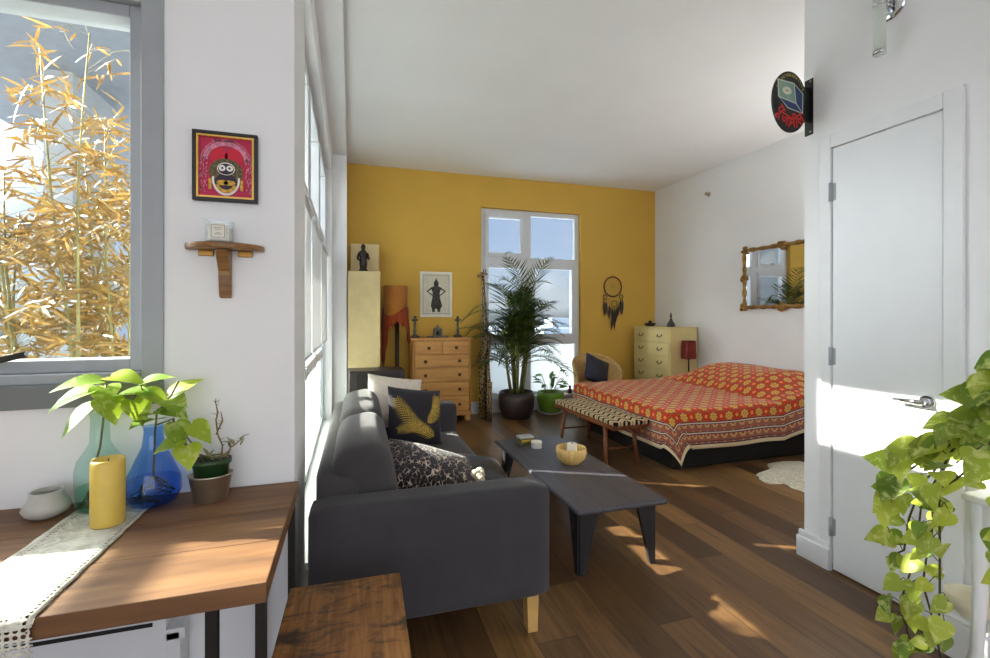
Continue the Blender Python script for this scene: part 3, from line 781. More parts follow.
# cushions on the sofa
pm = pillow_mb(.42, .42, .15)
def place(o, x, y, z, rx=0, ry=0, rz=0): o.location = (x, y, z); o.rotation_euler = (rx, ry, rz); return o
t = thing('throw_pillow', 'black square throw pillow printed with golden feathers', 'pillow', (.45, 3.45, .665), 0, 'pillows on the sofa')
t.rotation_euler = Euler((R(64), R(9), R(12)), 'XYZ')
pm.build('cover', 'black_cloth', t)
def pz(x, y, t_=.15, w=.42, pw=2.6):
    u = min(.99, abs(2*x/w)); v = min(.99, abs(2*y/w)); return t_/2*((1-u**pw)*(1-v**pw))**.55
mb = MB()
def feather(p0, p1, bend, width, n=34):
    p0 = Vector(p0); p1 = Vector(p1); d = p1-p0; nrm = Vector((-d.y, d.x)).normalized()
    def at(s_): q = p0+d*s_+nrm*bend*math.sin(PI*s_); return q
    def P3(q, e=.006): 
        q = Vector((max(-.2, min(.2, q.x)), max(-.2, min(.2, q.y)))); return (q.x, q.y, pz(q.x, q.y)+e)
    for k in range(n):
        s_ = .06+.92*k/n; q = at(s_); tn = (at(s_+.02)-at(s_-.02)).normalized(); nn = Vector((-tn.y, tn.x))
        ln = width*math.sin(PI*min(1, .12+s_*.86))**.6
        for sg in (-1, 1):
            a = q; b = q+nn*sg*ln*.55+tn*ln*.5; c = q+nn*sg*ln+tn*ln*1.15; wd = .0030
            v = [a-tn*wd, a+tn*wd, b+tn*wd*.9, c, b-tn*wd*.9]
            i = mb.add([P3(x) for x in v]); f = [i, i+1, i+2, i+3, i+4]; mb.face(f if sg < 0 else f[::-1])
feather((.14, -.17), (-.17, .12), .05, .062, 25); feather((.06, -.08), (.16, .15), -.03, .056, 20); feather((.14, -.17), (-.16, -.13), -.045, .052, 20)
mb.build('feather_print', 'gold_print', t)
o = pillow_mb(.46, .42, .15).build('throw_pillow', 'cream_fabric'); place(o, .33, 3.76, .715, R(70), R(10), R(14)); tag(o, 'cream pillow tucked behind the black feather pillow', 'pillow', 'pillows on the sofa')
t = thing('throw_pillow', 'fuzzy animal print pillow in black and beige against the near sofa arm', 'pillow', (.42, 2.40, .565), 0, 'pillows on the sofa')
t.rotation_euler = Euler((R(24), R(19), R(-4)), 'XYZ')
pillow_mb(.56, .40, .19).build('cover', 'leopard', t)
mb = MB()
for k in range(10):
    a = k*.63; mb.ball((.21+.022*math.cos(a)*(k % 3)*.5, .0+.03*math.sin(a)*(k % 3)*.5, .078), .026, 8, 6)
mb.build('pompom', 'fur', t)
o = pillow_mb(.34, .30, .12).build('throw_pillow', 'satin_black'); place(o, .68, 2.47, .535, R(20), R(14), R(10)); tag(o, 'shiny black pillow peeking out at the front of the animal print pillow', 'pillow', 'pillows on the sofa')

# ------------------------------------------------------------------ coffee table
ct = thing('coffee_table', 'long low charcoal coffee table on tapered angled legs', 'coffee table', (1.41, 2.92, 0))
bx(-.282, .28, -.735, .74, .352, .38).build('tabletop', 'charcoal_table', ct, bevel=.012, seg=3)
for sx_ in (-1, 1):
    for sy_ in (-1, 1):
        mb = MB(); X, Y, th = .235*sx_, .66*sy_, .022
        def pl(ax):
            # tapered plate along x (ax=0) or y (ax=1), wide at top
            for_, w0, w1 = (0, .11, .028)[0:3] if False else (0, .115, .03)
            if ax == 0:
                a = [(X, Y-th/2, 0), (X-sx_*w1, Y-th/2, 0), (X-sx_*w1, Y+th/2, 0), (X, Y+th/2, 0)]
                b = [(X, Y-th/2, .352), (X-sx_*w0, Y-th/2, .352), (X-sx_*w0, Y+th/2, .352), (X, Y+th/2, .352)]
            else:
                a = [(X-th/2, Y, 0), (X+th/2, Y, 0), (X+th/2, Y-sy_*w1, 0), (X-th/2, Y-sy_*w1, 0)]
                b = [(X-th/2, Y, .352), (X+th/2, Y, .352), (X+th/2, Y-sy_*w0, .352), (X-th/2, Y-sy_*w0, .352)]
            mb.hexa(a, b)
        pl(0); pl(1)
        o = mb.build('leg', 'charcoal_leg', ct)
        bm = bmesh.new(); bm.from_mesh(o.data); bmesh.ops.recalc_face_normals(bm, faces=bm.faces); bm.to_mesh(o.data); bm.free()
t = thing('wooden_bowl', 'pale turned wooden bowl on the coffee table', 'bowl', (1.46, 2.93, .38))
MB().lathe([(.06, 0), (.066, .008), (.095, .035), (.107, .075), (.103, .11), (.098, .11), (.100, .075), (.085, .035), (.0001, .022)], 32).build('body', 'bowl_wood', t)
t = thing('tealight_candle', 'white candle sitting inside the wooden bowl', 'candle', (1.475, 2.945, .4035))
MB().lathe([(.034, 0), (.036, .003), (.036, .105), (.033, .108), (.0001, .10)], 24).build('wax', 'candle_white', t)
cyl((0, 0, .098), (0, 0, .116), .002, 6).build('wick', 'wick', t)
t = thing('tin_box', 'olive green tin box at the far end of the coffee table', 'tin', (1.325, 3.47, .38), R(8))
bx(-.06, .06, -.04, .04, 0, .05).build('body', 'tin_green', t, bevel=.008)
bx(-.062, .062, -.042, .042, .05, .068).build('lid', 'tin_silver', t, bevel=.006)
bx(-.05, .05, -.0412, -.04, .03, .042).build('label', 'gold_print', t)
t = thing('candle_tin', 'small round white tin beside the olive green box', 'tin', (1.372, 3.345, .38))
MB().lathe([(.04, 0), (.041, .003), (.041, .036)], 24).build('body', 'tin_silver', t)
MB().lathe([(.043, .036), (.043, .048), (.040, .052), (.0001, .052)], 24).build('lid', 'paper', t)

# ------------------------------------------------------------------ bench
bn = thing('bench', 'wooden bench with a black and cream ikat seat at the foot of the bed', 'bench', (2.435, 4.30, 0), R(2))
bx(-.185, .185, -.59, .59, .355, .395).build('frame', 'teak', bn, bevel=.008)
rbox(.385, 1.24, .05, .02, .012).build('seat_cushion', 'ikat', bn, (0, 0, .396), smooth=True)
for sx_ in (-1, 1):
    for sy_ in (-1, 1):
        MB().tube([(sx_*.15, sy_*.40, .37), (sx_*.175, sy_*.455, .0)], [.024, .015], 10).build('leg', 'teak_leg', bn)
for sy_ in (-1, 1): cyl((-.165, sy_*.43, .15), (.165, sy_*.43, .15), .010, 8).build('stretcher', 'teak', bn)

# ------------------------------------------------------------------ bed
bed = thing('bed', 'low bed on a black base with mattress and pillows hidden under the coverlet', 'bed', (3.68, 4.36, 0))
BX0, BX1, BY0, BY1, BT = 2.69, 4.70, 3.47, 5.25, .565   # foot x, head x, near y, far y, top z
bx(BX0+.10-3.68, 1.02, -.80, .80, 0, .26).build('base', 'bed_base', bed, bevel=.02)
rbox(BX1-BX0-.06, BY1-BY0-.06, .285, .06).build('mattress', 'cream_fabric', bed, (0.0, 0.0, .26), smooth=True)
mb = pillow_mb(.42, .60, .15)
for y in (-.42, .42): mb.build('pillow', 'cream_fabric', bed, (.77, y*.88, .635), (0, R(-12), 0))
# coverlet
mb = MB(); drop = .37; La, Lb = BX1-BX0, BY1-BY0
na, nb = 92, 96
def topz(x, y):
    """height of the draped surface over the mattress and the pillows"""
    hx_ = max(0, 1-((x-4.55)/.60)**2) if x < 4.55 else 1.0
    e = min(1, max(0, (y-BY0)/.45))*min(1, max(0, (BY1-y)/.45)); e = e*e*(3-2*e)
    return BT+.235*(hx_**.8)*(.35+.65*e)+.008*math.sin(x*7+y*3)*math.sin(y*5-x*2)
def cf(i, j):
    a = -drop+(La+drop)*i/(na-1)      # from foot hem to head
    b = -drop+(Lb+2*drop)*j/(nb-1)
    da = max(0, -a); db = max(0, -b, b-Lb); far = b > Lb
    x = BX0+max(a, 0); y = BY0+min(max(b, 0), Lb); z = topz(x, y)
    hem = min(a+drop, b+drop, Lb+drop-b)
    sg = 1 if far else -1
    rip = .012*math.sin(b*11+1)*min(1, da*4)*(db == 0)+.012*math.sin(a*10)*min(1, db*4)*(da == 0)
    if da or db:
        r = math.hypot(da, db); rr_ = .035
        def fold(s_):   # horizontal run and vertical drop around the mattress edge
            if s_ < rr_*PI/2: th = s_/rr_; return rr_*math.sin(th), rr_*(1-math.cos(th))
            return rr_+.05*(s_-rr_*PI/2), rr_+(s_-rr_*PI/2)
        if da and db:
            hr, vr = fold(r); ca, sb = da/r, db/r
            fl_ = math.sin(2*math.atan2(db, da))
            q_ = math.atan2(db, da)/(PI/2)
            x += -hr*ca-.05*r*fl_+.19*(r/drop)*q_; y += sg*(hr*sb+.12*r*fl_)-sg*.04*(r/drop)*(1-q_); z -= vr*.96
        elif da: hr, vr = fold(da); x -= hr+rip; z -= vr; y += (.04*math.exp(-max(0, b)/.10)-.04*math.exp(-max(0, Lb-b)/.10))*da/drop
        else: hr, vr = fold(db); y += sg*(hr+rip); z -= vr; x += .19*math.exp(-max(a, 0)/.22)*db/drop
    return (Vector((x, y, max(z, .03))), (a, b), hem)
mb.grid(na, nb, cf)
tag(mb.build('coverlet', 'coverlet', solid=.006), 'red block printed coverlet with yellow flowers and a patterned border over the bed', 'bedspread')

# sheepskin
mb = MB(); rr = random.Random(5)
def sk(i, j):
    n, m = 46, 14
    a = 2*PI*i/(n-1); r = j/(m-1)
    rad = 1+.10*math.sin(5*a+1)+.06*math.sin(9*a)+.03*math.sin(17*a)
    e = .035*(1-r**4)+.012*rr.random()*(r < .98)
    return Vector((.50*rad*r*math.cos(a)+.008*rr.uniform(-1, 1)*r, .30*rad*r*math.sin(a), e+.004))
mb.grid(46, 14, sk)
tag(mb.build('sheepskin_rug', 'fur', loc=(3.83, 3.10, 0), rot=(0, 0, R(14))), 'fluffy cream sheepskin rug on the floor beside the bed', 'rug')

# ------------------------------------------------------------------ honey dresser
d = thing('chest_of_drawers', 'honey pine chest of drawers with dark knobs against the yellow wall', 'dresser', (1.142, 6.21, 0))
hw = .385
bx(-hw, hw, -.185, .21, .10, 1.085).build('body', 'honey_pine_side', d, bevel=.003)
bx(-hw-.025, hw+.025, -.215, .215, 1.085, 1.115).build('top', 'honey_pine', d, bevel=.008)
bx(-hw-.015, hw+.015, -.20, .21, .085, .13).build('plinth', 'honey_pine', d, bevel=.008)
for x in (-.35, .35):
    for y in (-.15, .17): MB().lathe([(.022, 0), (.038, .018), (.042, .045), (.028, .07), (.034, .085)], 16, (x, y, 0)).build('bun_foot', 'honey_pine', d)
for x in (-hw+.012, hw-.012): MB().tube([(x, -.188, .14), (x, -.188, 1.08)], .014, 10).build('column_moulding', 'honey_pine_side', d)
rows = [(.905, 1.065, 2), (.735, .885, 1), (.545, .715, 1), (.35, .525, 1), (.15, .33, 1)]
for z0, z1, n in rows:
    for k in range(n):
        xa = -hw+.03+k*(2*hw-.06)/n+(.006 if n == 2 and k else 0); xb = -hw+.03+(k+1)*(2*hw-.06)/n-(.006 if n == 2 and not k else 0)
        dwr = bx(xa, xb, -.2, -.186, z0, z1).build('drawer', 'honey_pine', d, bevel=.004)
        for xk in ([(xa+xb)/2] if n == 2 else [xa+.13, xb-.13]):
            MB().lathe([(.012, 0), (.010, .012), (.021, .022), (.022, .03), (.012, .038), (.0001, .039)], 14, mat=Matrix.Translation((xk, -.2, (z0+z1)/2)) @ Matrix.Rotation(R(90), 4, 'X')).build('knob', 'dark_knob', dwr)
for k, (x, lab) in enumerate(((.80, 'dark metal candlestick at the left end of the pine dresser top'), (1.375, 'dark metal candlestick at the right end of the pine dresser top'))):
    t = thing('candlestick', lab, 'candlestick', (x, 6.14, 1.115), 0, 'candlesticks on the pine dresser')
    MB().lathe([(.058, 0), (.06, .02), (.03, .035), (.018, .06), (.022, .09), (.014, .12), (.018, .18), (.012, .20), (.02, .215)], 16).build('stem', 'pewter', t)
    MB().lathe([(.02, .215), (.045, .225), (.048, .24), (.02, .245), (.016, .26), (.022, .275), (.0001, .285)], 16).build('cup', 'pewter', t)
t = thing('shrine_ornament', 'small dark shrine shaped ornament between the two candlesticks', 'ornament', (1.10, 6.12, 1.115))
bx(-.135, .135, -.05, .05, 0, .022).build('base', 'pewter', t, bevel=.004)
MB().box(-.055, -.04, -.03, .03, .022, .10).box(.04, .055, -.03, .03, .022, .10).box(-.055, .055, .015, .03, .022, .10).prism([(-.062, .10), (.062, .10), (.04, .125), (.012, .14), (-.012, .14), (-.04, .125)], -.035, .035, Matrix(((1, 0, 0, 0), (0, 0, -1, 0), (0, 1, 0, 0), (0, 0, 0, 1)))).build('shrine', 'pewter', t)
MB().lathe([(.012, .14), (.014, .15), (.004, .165), (.0001, .18)], 10).build('finial', 'pewter', t)
MB().ball((0, -.005, .06), .025, 10, 8, (.8, .7, 1.3)).build('figure', 'dark_metal', t)
# art above
t = thing('framed_print', 'white framed ink print of a helmeted figure with hands on hips', 'picture', (1.135, YB, 1.70))
frame_mb(.225, .315, .028, 0, .025).build('frame', 'paper', t, bevel=.003)
bx(-.2, .2, -.010, -.002, -.29, .29).build('print', 'paper_mat', t)
frame_mb(.182, .268, .004, .0102, .0108).build('border_line', 'label_ink', t)
mb = MB(); y = -.0112
def flat(pts): b = mb.add([(x, y, z) for x, z in pts]); mb.face(range(b, b+len(pts)))
flat([(-.012, .20), (0, .235), (.012, .20), (.035, .165), (.03, .115), (-.03, .115), (-.035, .165)])
flat([(-.03, .115), (.03, .115), (.075, .095), (.05, .03), (.055, -.05), (.085, -.16), (.06, -.20), (-.06, -.20), (-.075, -.16), (-.055, -.05), (-.05, .03), (-.075, .095)])
for s_ in (-1, 1):
    flat([(s_*.07, .095), (s_*.135, .045), (s_*.13, .03), (s_*.06, .075)][::s_]); flat([(s_*.135, .045), (s_*.06, -.02), (s_*.05, -.005), (s_*.118, .045)][::s_])
    flat([(s_*.015, -.20), (s_*.06, -.20), (s_*.055, -.245), (s_*.02, -.245)][::s_])
mb.build('figure_drawing', 'ink', t)

# giraffes
def giraffe(name, label, loc, s_, rz):
    t = thing(name, label, 'sculpture', loc, rz, 'carved giraffes by the window')
    mb = MB()
    mb.tube([(.0, 0, .72), (.03, 0, .95), (.03, 0, 1.3), (.0, 0, 1.7), (-.015, 0, 1.93)], [.05, .045, .03, .022, .022], 10)
    mb.tube([(.03, 0, .70), (.0, 0, .78), (-.02, 0, .86)], [.045, .055, .04], 10)
    mb.tube([(.02, 0, 1.92), (-.03, 0, 1.94), (-.09, 0, 1.90)], [.024, .028, .014], 10)
    mb.build('body', 'giraffe', t)
    for x, y in ((-.03, -.03), (-.03, .03), (.05, -.03), (.05, .03)):
        MB().tube([(x*.7, y, .76), (x, y, .4), (x*1.1, y, 0)], [.03, .02, .026], 8).build('leg', 'giraffe', t)
    mb = MB()
    for y in (-.018, .018): mb.tube([(.01, y, 1.93), (.02, y*1.3, 2.0)], [.007, .006], 6)
    mb.build('horns', 'blackish_brown', t)
    for y in (-1, 1): MB().leaf((.01, y*.02, 1.93), (.3, y, .1), (1, 0, .3), .05, .03, .1, 'blade').build('ear', 'giraffe', t)
    t.scale = (s_, s_, s_)
giraffe('giraffe_sculpture', 'tall spotted wooden giraffe sculpture beside the pine dresser', (1.735, 6.14, 0), 1.02, R(20))
giraffe('giraffe_sculpture', 'shorter spotted wooden giraffe in front of the tall one', (1.775, 5.97, 0), .60, R(160))

# ------------------------------------------------------------------ left corner: column cabinets, lamp, black cabinet
t = thing('tall_cabinet', 'tall narrow cream cabinet column carrying a dark figurine', 'cabinet', (.152, 5.98, 0))
bx(-.19, .19, -.13, .15, .0, 1.945).build('body', 'cream_box', t, bevel=.006)
t = thing('cream_board', 'taller cream board standing behind the cream column cabinet', 'panel', (.17, 6.22, 0))
bx(-.175, .175, -.06, .06, 0, 2.32).build('board', 'cream_panel', t, bevel=.004)
t = thing('dark_figurine', 'dark carved standing figurine on top of the cream column', 'figurine', (.145, 5.99, 1.946))
mb = MB().lathe([(.055, 0), (.055, .03), (.04, .035), (.048, .10), (.042, .18), (.052, .23), (.03, .265), (.016, .275), (.028, .295), (.026, .325), (.012, .345), (.0001, .35)], 14, sy=.75)
mb.build('body', 'blackish_brown', t)
MB().tube([(-.05, 0, .235), (-.068, -.02, .16), (-.03, -.045, .13)], .012, 8).tube([(.05, 0, .235), (.068, -.02, .16), (.03, -.045, .19)], .012, 8).build('arms', 'blackish_brown', t)
t = thing('floor_lamp', 'dark floor lamp with a brown cylinder shade beside the pine dresser', 'lamp', (.555, 6.16, 0))
MB().lathe([(.13, 0), (.13, .02), (.03, .03), (.0001, .03)], 20).build('base', 'blackish_brown', t)
cyl((.02, 0, .02), (.02, 0, 1.55), .026, 10).build('pole', 'blackish_brown', t)
MB().lathe([(.150, 1.33), (.155, 1.79), (.150, 1.79), (.145, 1.33)], 28, close=True).build('shade', 'lamp_shade_fabric', t)
mb = MB(); rr = random.Random(9)
def scf(i, j):
    n = 60; a = 2*PI*i/(n-1); s_ = j/13
    tail = max(0, math.cos(a-PI*1.12))**10*.62+max(0, math.cos(a-PI*1.90))**8*.26
    top = 1.52-.12*math.sin(a*1.0+.6)**2
    r = .162+.014*math.sin(a*14)*s_+.012*s_
    return Vector((r*math.cos(a), r*math.sin(a), top-(top-1.33+tail+.05*(i % 2)*(s_ > .9)+.03*math.sin(a*9))*s_))
mb.grid(60, 14, scf)
tag(mb.build('fringed_scarf', 'scarf_rust', loc=(.555, 6.16, 0), solid=.004), 'rust red fringed scarf draped around the floor lamp shade', 'scarf')
t = thing('black_cabinet', 'low black cabinet behind the far end of the sofa', 'cabinet', (.26, 5.22, 0), R(3))
bx(-.285, .285, -.16, .18, .0, .825).build('body', 'blackish_brown', t, bevel=.006)
bx(-.22, .25, -.17, -.16, .10, .79).build('door', 'black_paint', t, bevel=.003)

# ------------------------------------------------------------------ palm
t = thing('potted_palm', 'big bushy palm in a dark brown pot in front of the window', 'plant', (2.18, 6.04, 0))
MB().lathe([(.17, 0), (.19, .012), (.245, .16), (.252, .28), (.235, .36), (.222, .365), (.225, .30), (.0001, .30)], 30).build('pot', 'pot_brown', t)
MB().lathe([(.224, .302), (.0001, .325)], 24).build('soil', 'soil', t)
rr = random.Random(21); lf = MB(); canes = []
for k in range(11):
    a = 2*PI*k/11+rr.uniform(-.3, .3); r0 = rr.uniform(.02, .12); hgt = rr.uniform(.75, 1.35)
    p0 = Vector((r0*math.cos(a), r0*math.sin(a)*.8, .31)); p1 = p0+Vector((rr.uniform(.04, .16)*math.cos(a), .10*math.sin(a)*.5, hgt))
    mid = (p0+p1)/2+Vector((.02*math.cos(a), 0, 0)); canes.append(p1)
    MB().tube([p0, mid, p1], [.018, .013, .008], 8).build('cane', 'pine_trunk', t)
st = MB()
def frond(b, az, el, L, n=17):
    d = Vector((math.cos(az)*math.cos(el), math.sin(az)*math.cos(el), math.sin(el))); pts = []
    p = Vector(b); dd = d.copy()
    for k in range(n+1):
        pts.append(p.copy()); dd = (dd+Vector((0, 0, -.055-.004*k))).normalized(); p = p+dd*L/n
        if p.y > .30: p.y = .30
    st.tube(pts, [.005]*(n)+[.002], 5, False)
    var = rr.random()
    for k in range(3, n+1):
        tn = (pts[k]-pts[k-1]).normalized(); side = tn.cross(Vector((0, 0, 1)))
        side = side.normalized() if side.length > .05 else Vector((1, 0, 0))
        up = side.cross(tn)
        ll = L*.40*(math.sin(PI*(k/n)**.8*.86+.25))
        for sg in (-1, 1):
            dr_ = tn*.85+side*sg*1.0+up*.25+Vector((rr.uniform(-.12, .12), rr.uniform(-.12, .12), rr.uniform(-.12, .12)))
            lf.leaf(pts[k], dr_, up, ll*rr.uniform(.8, 1.1), .017, .16, 'strip', .1, min(1, max(0, var+rr.uniform(-.2, .2))))
for c in canes:
    for q in range(8):
        hh = rr.uniform(.30, 1.0); b = Vector((c.x*hh+.0, c.y*hh, .31+(c.z-.31)*hh))
        frond(b, rr.uniform(0, 2*PI), rr.uniform(.35, 1.35), rr.uniform(.52, .84))
for k in range(8):
    frond(Vector((rr.uniform(-.1, .1), rr.uniform(-.1, .05), 1.25+rr.uniform(-.1, .2))), rr.uniform(0, 2*PI), rr.uniform(.8, 1.4), rr.uniform(.45, .6))
for az, z, L in ((PI, 1.15, .62), (PI*.95, 1.0, .6), (0.1, 1.2, .66), (-.2, 1.05, .62), (.05, .8, .5), (PI*1.05, .85, .5), (-.5, .95, .6), (PI*1.3, 1.1, .55)):
    frond(Vector((.10*math.cos(az), -.03, z)), az, .75, L)
for v in lf.v:
    if v.y > .31: v.y = .31+(v.y-.31)*.05
st.build('frond_stalks', 'pine_trunk', t); lf.build('fronds', 'palm_leaf', t)
# green pot
t = thing('potted_houseplant', 'small leafy houseplant in a glossy lime green pot beside the palm', 'plant', (2.76, 6.20, .024))
MB().lathe([(.12, 0), (.15, .01), (.19, .15), (.196, .25), (.185, .285), (.172, .285), (.175, .24), (.0001, .24)], 30).build('pot', 'glazed_green', t)
MB().lathe([(.174, .242), (.0001, .255)], 20).build('soil', 'soil', t)
lf = MB(); st = MB(); rr = random.Random(31)
for k in range(20):
    a = rr.uniform(0, 2*PI); el = rr.uniform(.6, 1.3); L = rr.uniform(.12, .34); b = Vector((.06*math.cos(a), .05*math.sin(a), .25))
    e = b+Vector((math.cos(a)*math.cos(el)*.9, math.sin(a)*math.cos(el)*.35, math.sin(el)))*L
    e.y = min(e.y, .18); st.tube([b, (b+e)/2+Vector((0, 0, .02)), e], .003, 5)
    lf.leaf(e, (math.cos(a), math.sin(a)*.3-.2, rr.uniform(-.5, .5)), (0, -.4, 1), rr.uniform(.09, .15), .06, .3, 'blade')
st.build('stems', 'rope_stem', t); lf.build('leaves', 'house_leaf', t)
tag(MB().lathe([(.15, 0), (.185, .02), (.185, .024), (.15, .012), (.0001, .010)], 30).build('plant_saucer', 'saucer_white', loc=(2.76, 6.20, .0)), 'white saucer under the lime green pot', 'saucer')
t = thing('small_jar', 'tiny brown jar on the window sill right of the green pot', 'jar', (3.20, YB+.01, .2155))
MB().lathe([(.03, 0), (.034, .01), (.03, .06), (.015, .075), (.017, .10)], 14).build('body', 'jar_brown', t); MB().lathe([(.019, .10), (.019, .12), (.0001, .122)], 10).build('lid', 'dark_knob', t)

# ------------------------------------------------------------------ rattan chair
t = thing('rattan_chair', 'curved rattan tub chair in the corner behind the bed', 'chair', (3.42, 5.98, 0))
mb = MB()
def rch(i, j):
    n = 40; a = PI*1.12*(i/(n-1))-PI*.06; s_ = j/11
    rx, ry = .33+.035*s_, .30+.03*s_
    top = .60+.22*max(0, math.sin(a))**.8
    if a < 0 or a > PI: top = .58
    return Vector((rx*math.cos(a), ry*math.sin(a), .30+(top-.30)*s_))
mb.grid(40, 12, rch); mb.build('backrest', 'rattan', t, solid=.03)
mb = MB(); mb.tube([rch(i, 11) for i in range(40)], .024, 8); mb.build('rim', 'rattan', t)
MB().lathe([(.30, .30), (.32, .33), (.32, .40), (.28, .43), (.0001, .44)], 28, sy=.9).build('seat', 'rattan', t)
for x, y in ((-.25, -.22), (.25, -.22), (-.23, .2), (.23, .2)): MB().tube([(x, y, .33), (x*1.12, y*1.12, 0)], [.02, .016], 8).build('leg', 'rattan', t)
o = pillow_mb(.42, .42, .13).build('cushion', 'navy_sequin'); place(o, 3.33, 5.87, .625, R(64), R(24), R(4)); tag(o, 'navy sequin cushion propped in the rattan chair', 'cushion')
# cream dresser against the right wall, facing left
d = thing('tall_dresser', 'tall cream painted dresser with dark ring pulls in the far corner', 'dresser', (4.23, 5.88, 0))
bx(.01, .465, -.43, .43, .06, 1.22).build('body', 'cream_paint', d, bevel=.004)
bx(-.005, .47, -.435, .435, 1.22, 1.243).build('top', 'cream_paint', d, bevel=.006)
bx(.03, .46, -.41, .41, 0, .06).build('plinth', 'cream_paint', d)
for k in range(6):
    z0 = .085+k*.19; dwr = bx(-.008, .01, -.415, .415, z0, z0+.175).build('drawer', 'cream_paint', d, bevel=.003)
    for y in (-.22, .22):
        MB().tube([(-.008, y-.045, z0+.10), (-.028, y-.043, z0+.075), (-.03, y, z0+.06), (-.028, y+.043, z0+.075), (-.008, y+.045, z0+.10)], .0065, 7).build('handle', 'pewter', dwr)
t = thing('small_ornament', 'small dark bottle shaped ornament on the cream dresser', 'ornament', (4.38, 5.62, 1.243))
MB().lathe([(.055, 0), (.06, .02), (.045, .06), (.03, .075), (.022, .10), (.012, .12), (.015, .16), (.008, .20), (.0001, .21)], 16).build('body', 'blackish_brown', t)
t = thing('small_dish', 'low dark dish on the cream dresser left of the ornament', 'dish', (4.34, 6.05, 1.243))
MB().lathe([(.05, 0), (.08, .025), (.085, .045), (.075, .05), (.0001, .055)], 18).build('bowl', 'dark_metal', t)
MB().ball((0, 0, .06), .03, 10, 6).build('lid', 'dark_metal', t)
# nightstand and lamp
t = thing('nightstand', 'small nightstand mostly hidden behind the bed pillows', 'nightstand', (4.52, 5.36, 0))
bx(-.13, .17, -.07, .07, .50, .53).build('top', 'cream_paint', t, bevel=.003)
for x in (-.12, .14):
    for y in (-.06, .035): bx(x, x+.025, y, y+.025, 0, .50).build('leg', 'cream_paint', t)
t = thing('table_lamp', 'slim table lamp with a dark red square shade beside the bed', 'lamp', (4.47, 5.36, .53))
MB().lathe([(.05, 0), (.05, .012), (.012, .018), (.0001, .018)], 16).build('base', 'dark_metal', t); cyl((0, 0, .015), (0, 0, .30), .010, 8).build('stem', 'dark_metal', t)
mb = MB(); a, b = .085, .078
mb.hexa([(-a, -.06, .275), (a, -.06, .275), (a, .06, .275), (-a, .06, .275)], [(-b, -.055, .53), (b, -.055, .53), (b, .055, .53), (-b, .055, .53)]); mb.build('shade', 'red_shade', t, bevel=.01)
t = thing('photo_frame', 'tiny cream photo frame on the nightstand right of the red lamp', 'frame', (4.61, 5.34, .53))
frame_mb(.05, .06, .014, -.008, .008).build('frame', 'paper', t, loc=(0, 0, .06)); bx(-.036, .036, -.002, .004, .014, .106).build('photo', 'photo_grey', t)

# ------------------------------------------------------------------ dreamcatcher
t = thing('dreamcatcher', 'dark dreamcatcher with feathers hanging on the yellow wall', 'dreamcatcher', (3.93, YB-.02, 1.86))
def ring(mb, cx, cz, r, w, n=36): mb.tube([(cx+r*math.cos(2*PI*k/n), 0, cz+r*math.sin(2*PI*k/n)) for k in range(n+1)], w, 6); return mb
MB().tube([(-.01, 0, .155), (0, .005, .20), (.01, 0, .155)], .002, 5).build('hanging_loop', 'blackish_brown', t)
ring(MB(), 0, 0, .155, .010).build('hoop', 'blackish_brown', t)
mb = MB()
pr = [(.155*math.cos(2*PI*k/10), .155*math.sin(2*PI*k/10)) for k in range(10)]
for s_, nx in ((1, .72), (.72, .42), (.42, .18)):
    for k in range(10):
        a0 = 2*PI*k/10; a1 = a0+PI/10
        for e in (-1, 1): mb.tube([(.155*s_*math.cos(a0), 0, .155*s_*math.sin(a0)), (.155*nx*math.cos(a0+e*PI/10), 0, .155*nx*math.sin(a0+e*PI/10))], .0009, 4)
mb.ball((0, 0, 0), .012, 8, 6); mb.build('web', 'dry_twig', t)
mb = MB(); ring(mb, -.14, -.17, .035, .005, 20); ring(mb, .15, -.16, .035, .005, 20); ring(mb, .03, -.27, .05, .006, 24); mb.build('small_hoops', 'blackish_brown', t)
mb = MB()
for x, z, L in ((-.155, -.22, .26), (-.12, -.24, .22), (.13, -.21, .24), (.17, -.2, .26), (-.02, -.33, .30), (.03, -.34, .36), (.07, -.33, .26), (.0, -.40, .30), (-.06, -.30, .22), (.10, -.30, .18)):
    mb.tube([(x, 0, z+.10), (x, 0, z)], .0015, 4); mb.leaf((x, -.004, z), (random.uniform(-.15, .15), -.04, -1), (0, -1, 0), L, .045, .02, 'blade')
mb.build('feathers', 'blackish_brown', t)
# sensor
t = thing('wall_sensor', 'small grey sprinkler head high on the white wall', 'sensor', (XR, 5.257, 3.08))
MB().lathe([(.03, 0), (.028, .012), (.012, .016), (.012, .05), (.02, .052), (.02, .056)], 16, mat=Matrix.Rotation(R(-90), 4, 'Y')).build('body', 'galvanised', t)

# ------------------------------------------------------------------ mirror
t = thing('gilt_mirror', 'mirror in an ornate gilt bamboo style frame on the white wall', 'mirror', (XR, 4.09, 1.86))
my, mz = .53, .35
bx(-.03, -.012, -my, my, -mz, mz).build('glass', 'mirror_glass', t)
mb = MB(); rr = random.Random(4)
def rail(p, q, n=26):
    p = Vector(p); q = Vector(q); mb.tube([p.lerp(q, k/n) for k in range(n+1)], [.020+.006*math.sin(k*1.7)+rr.uniform(0, .006) for k in range(n+1)], 8)
x = -.03
rail((x, -my, mz), (x, my, mz)); rail((x, -my, -mz), (x, my, -mz)); rail((x, my, -mz), (x, my, mz), 18); rail((x, -my, -mz), (x, -my, mz), 18)
for y, z in ((my, mz), (my, -mz), (-my, mz), (-my, -mz), (0, mz), (0, -mz), (my, 0), (-my, 0)):
    for k in range(7): mb.ball((x-.012, y+rr.uniform(-.035, .035), z+rr.uniform(-.035, .035)), rr.uniform(.016, .03), 8, 6)
mb.build('frame', 'gold_gilt', t)

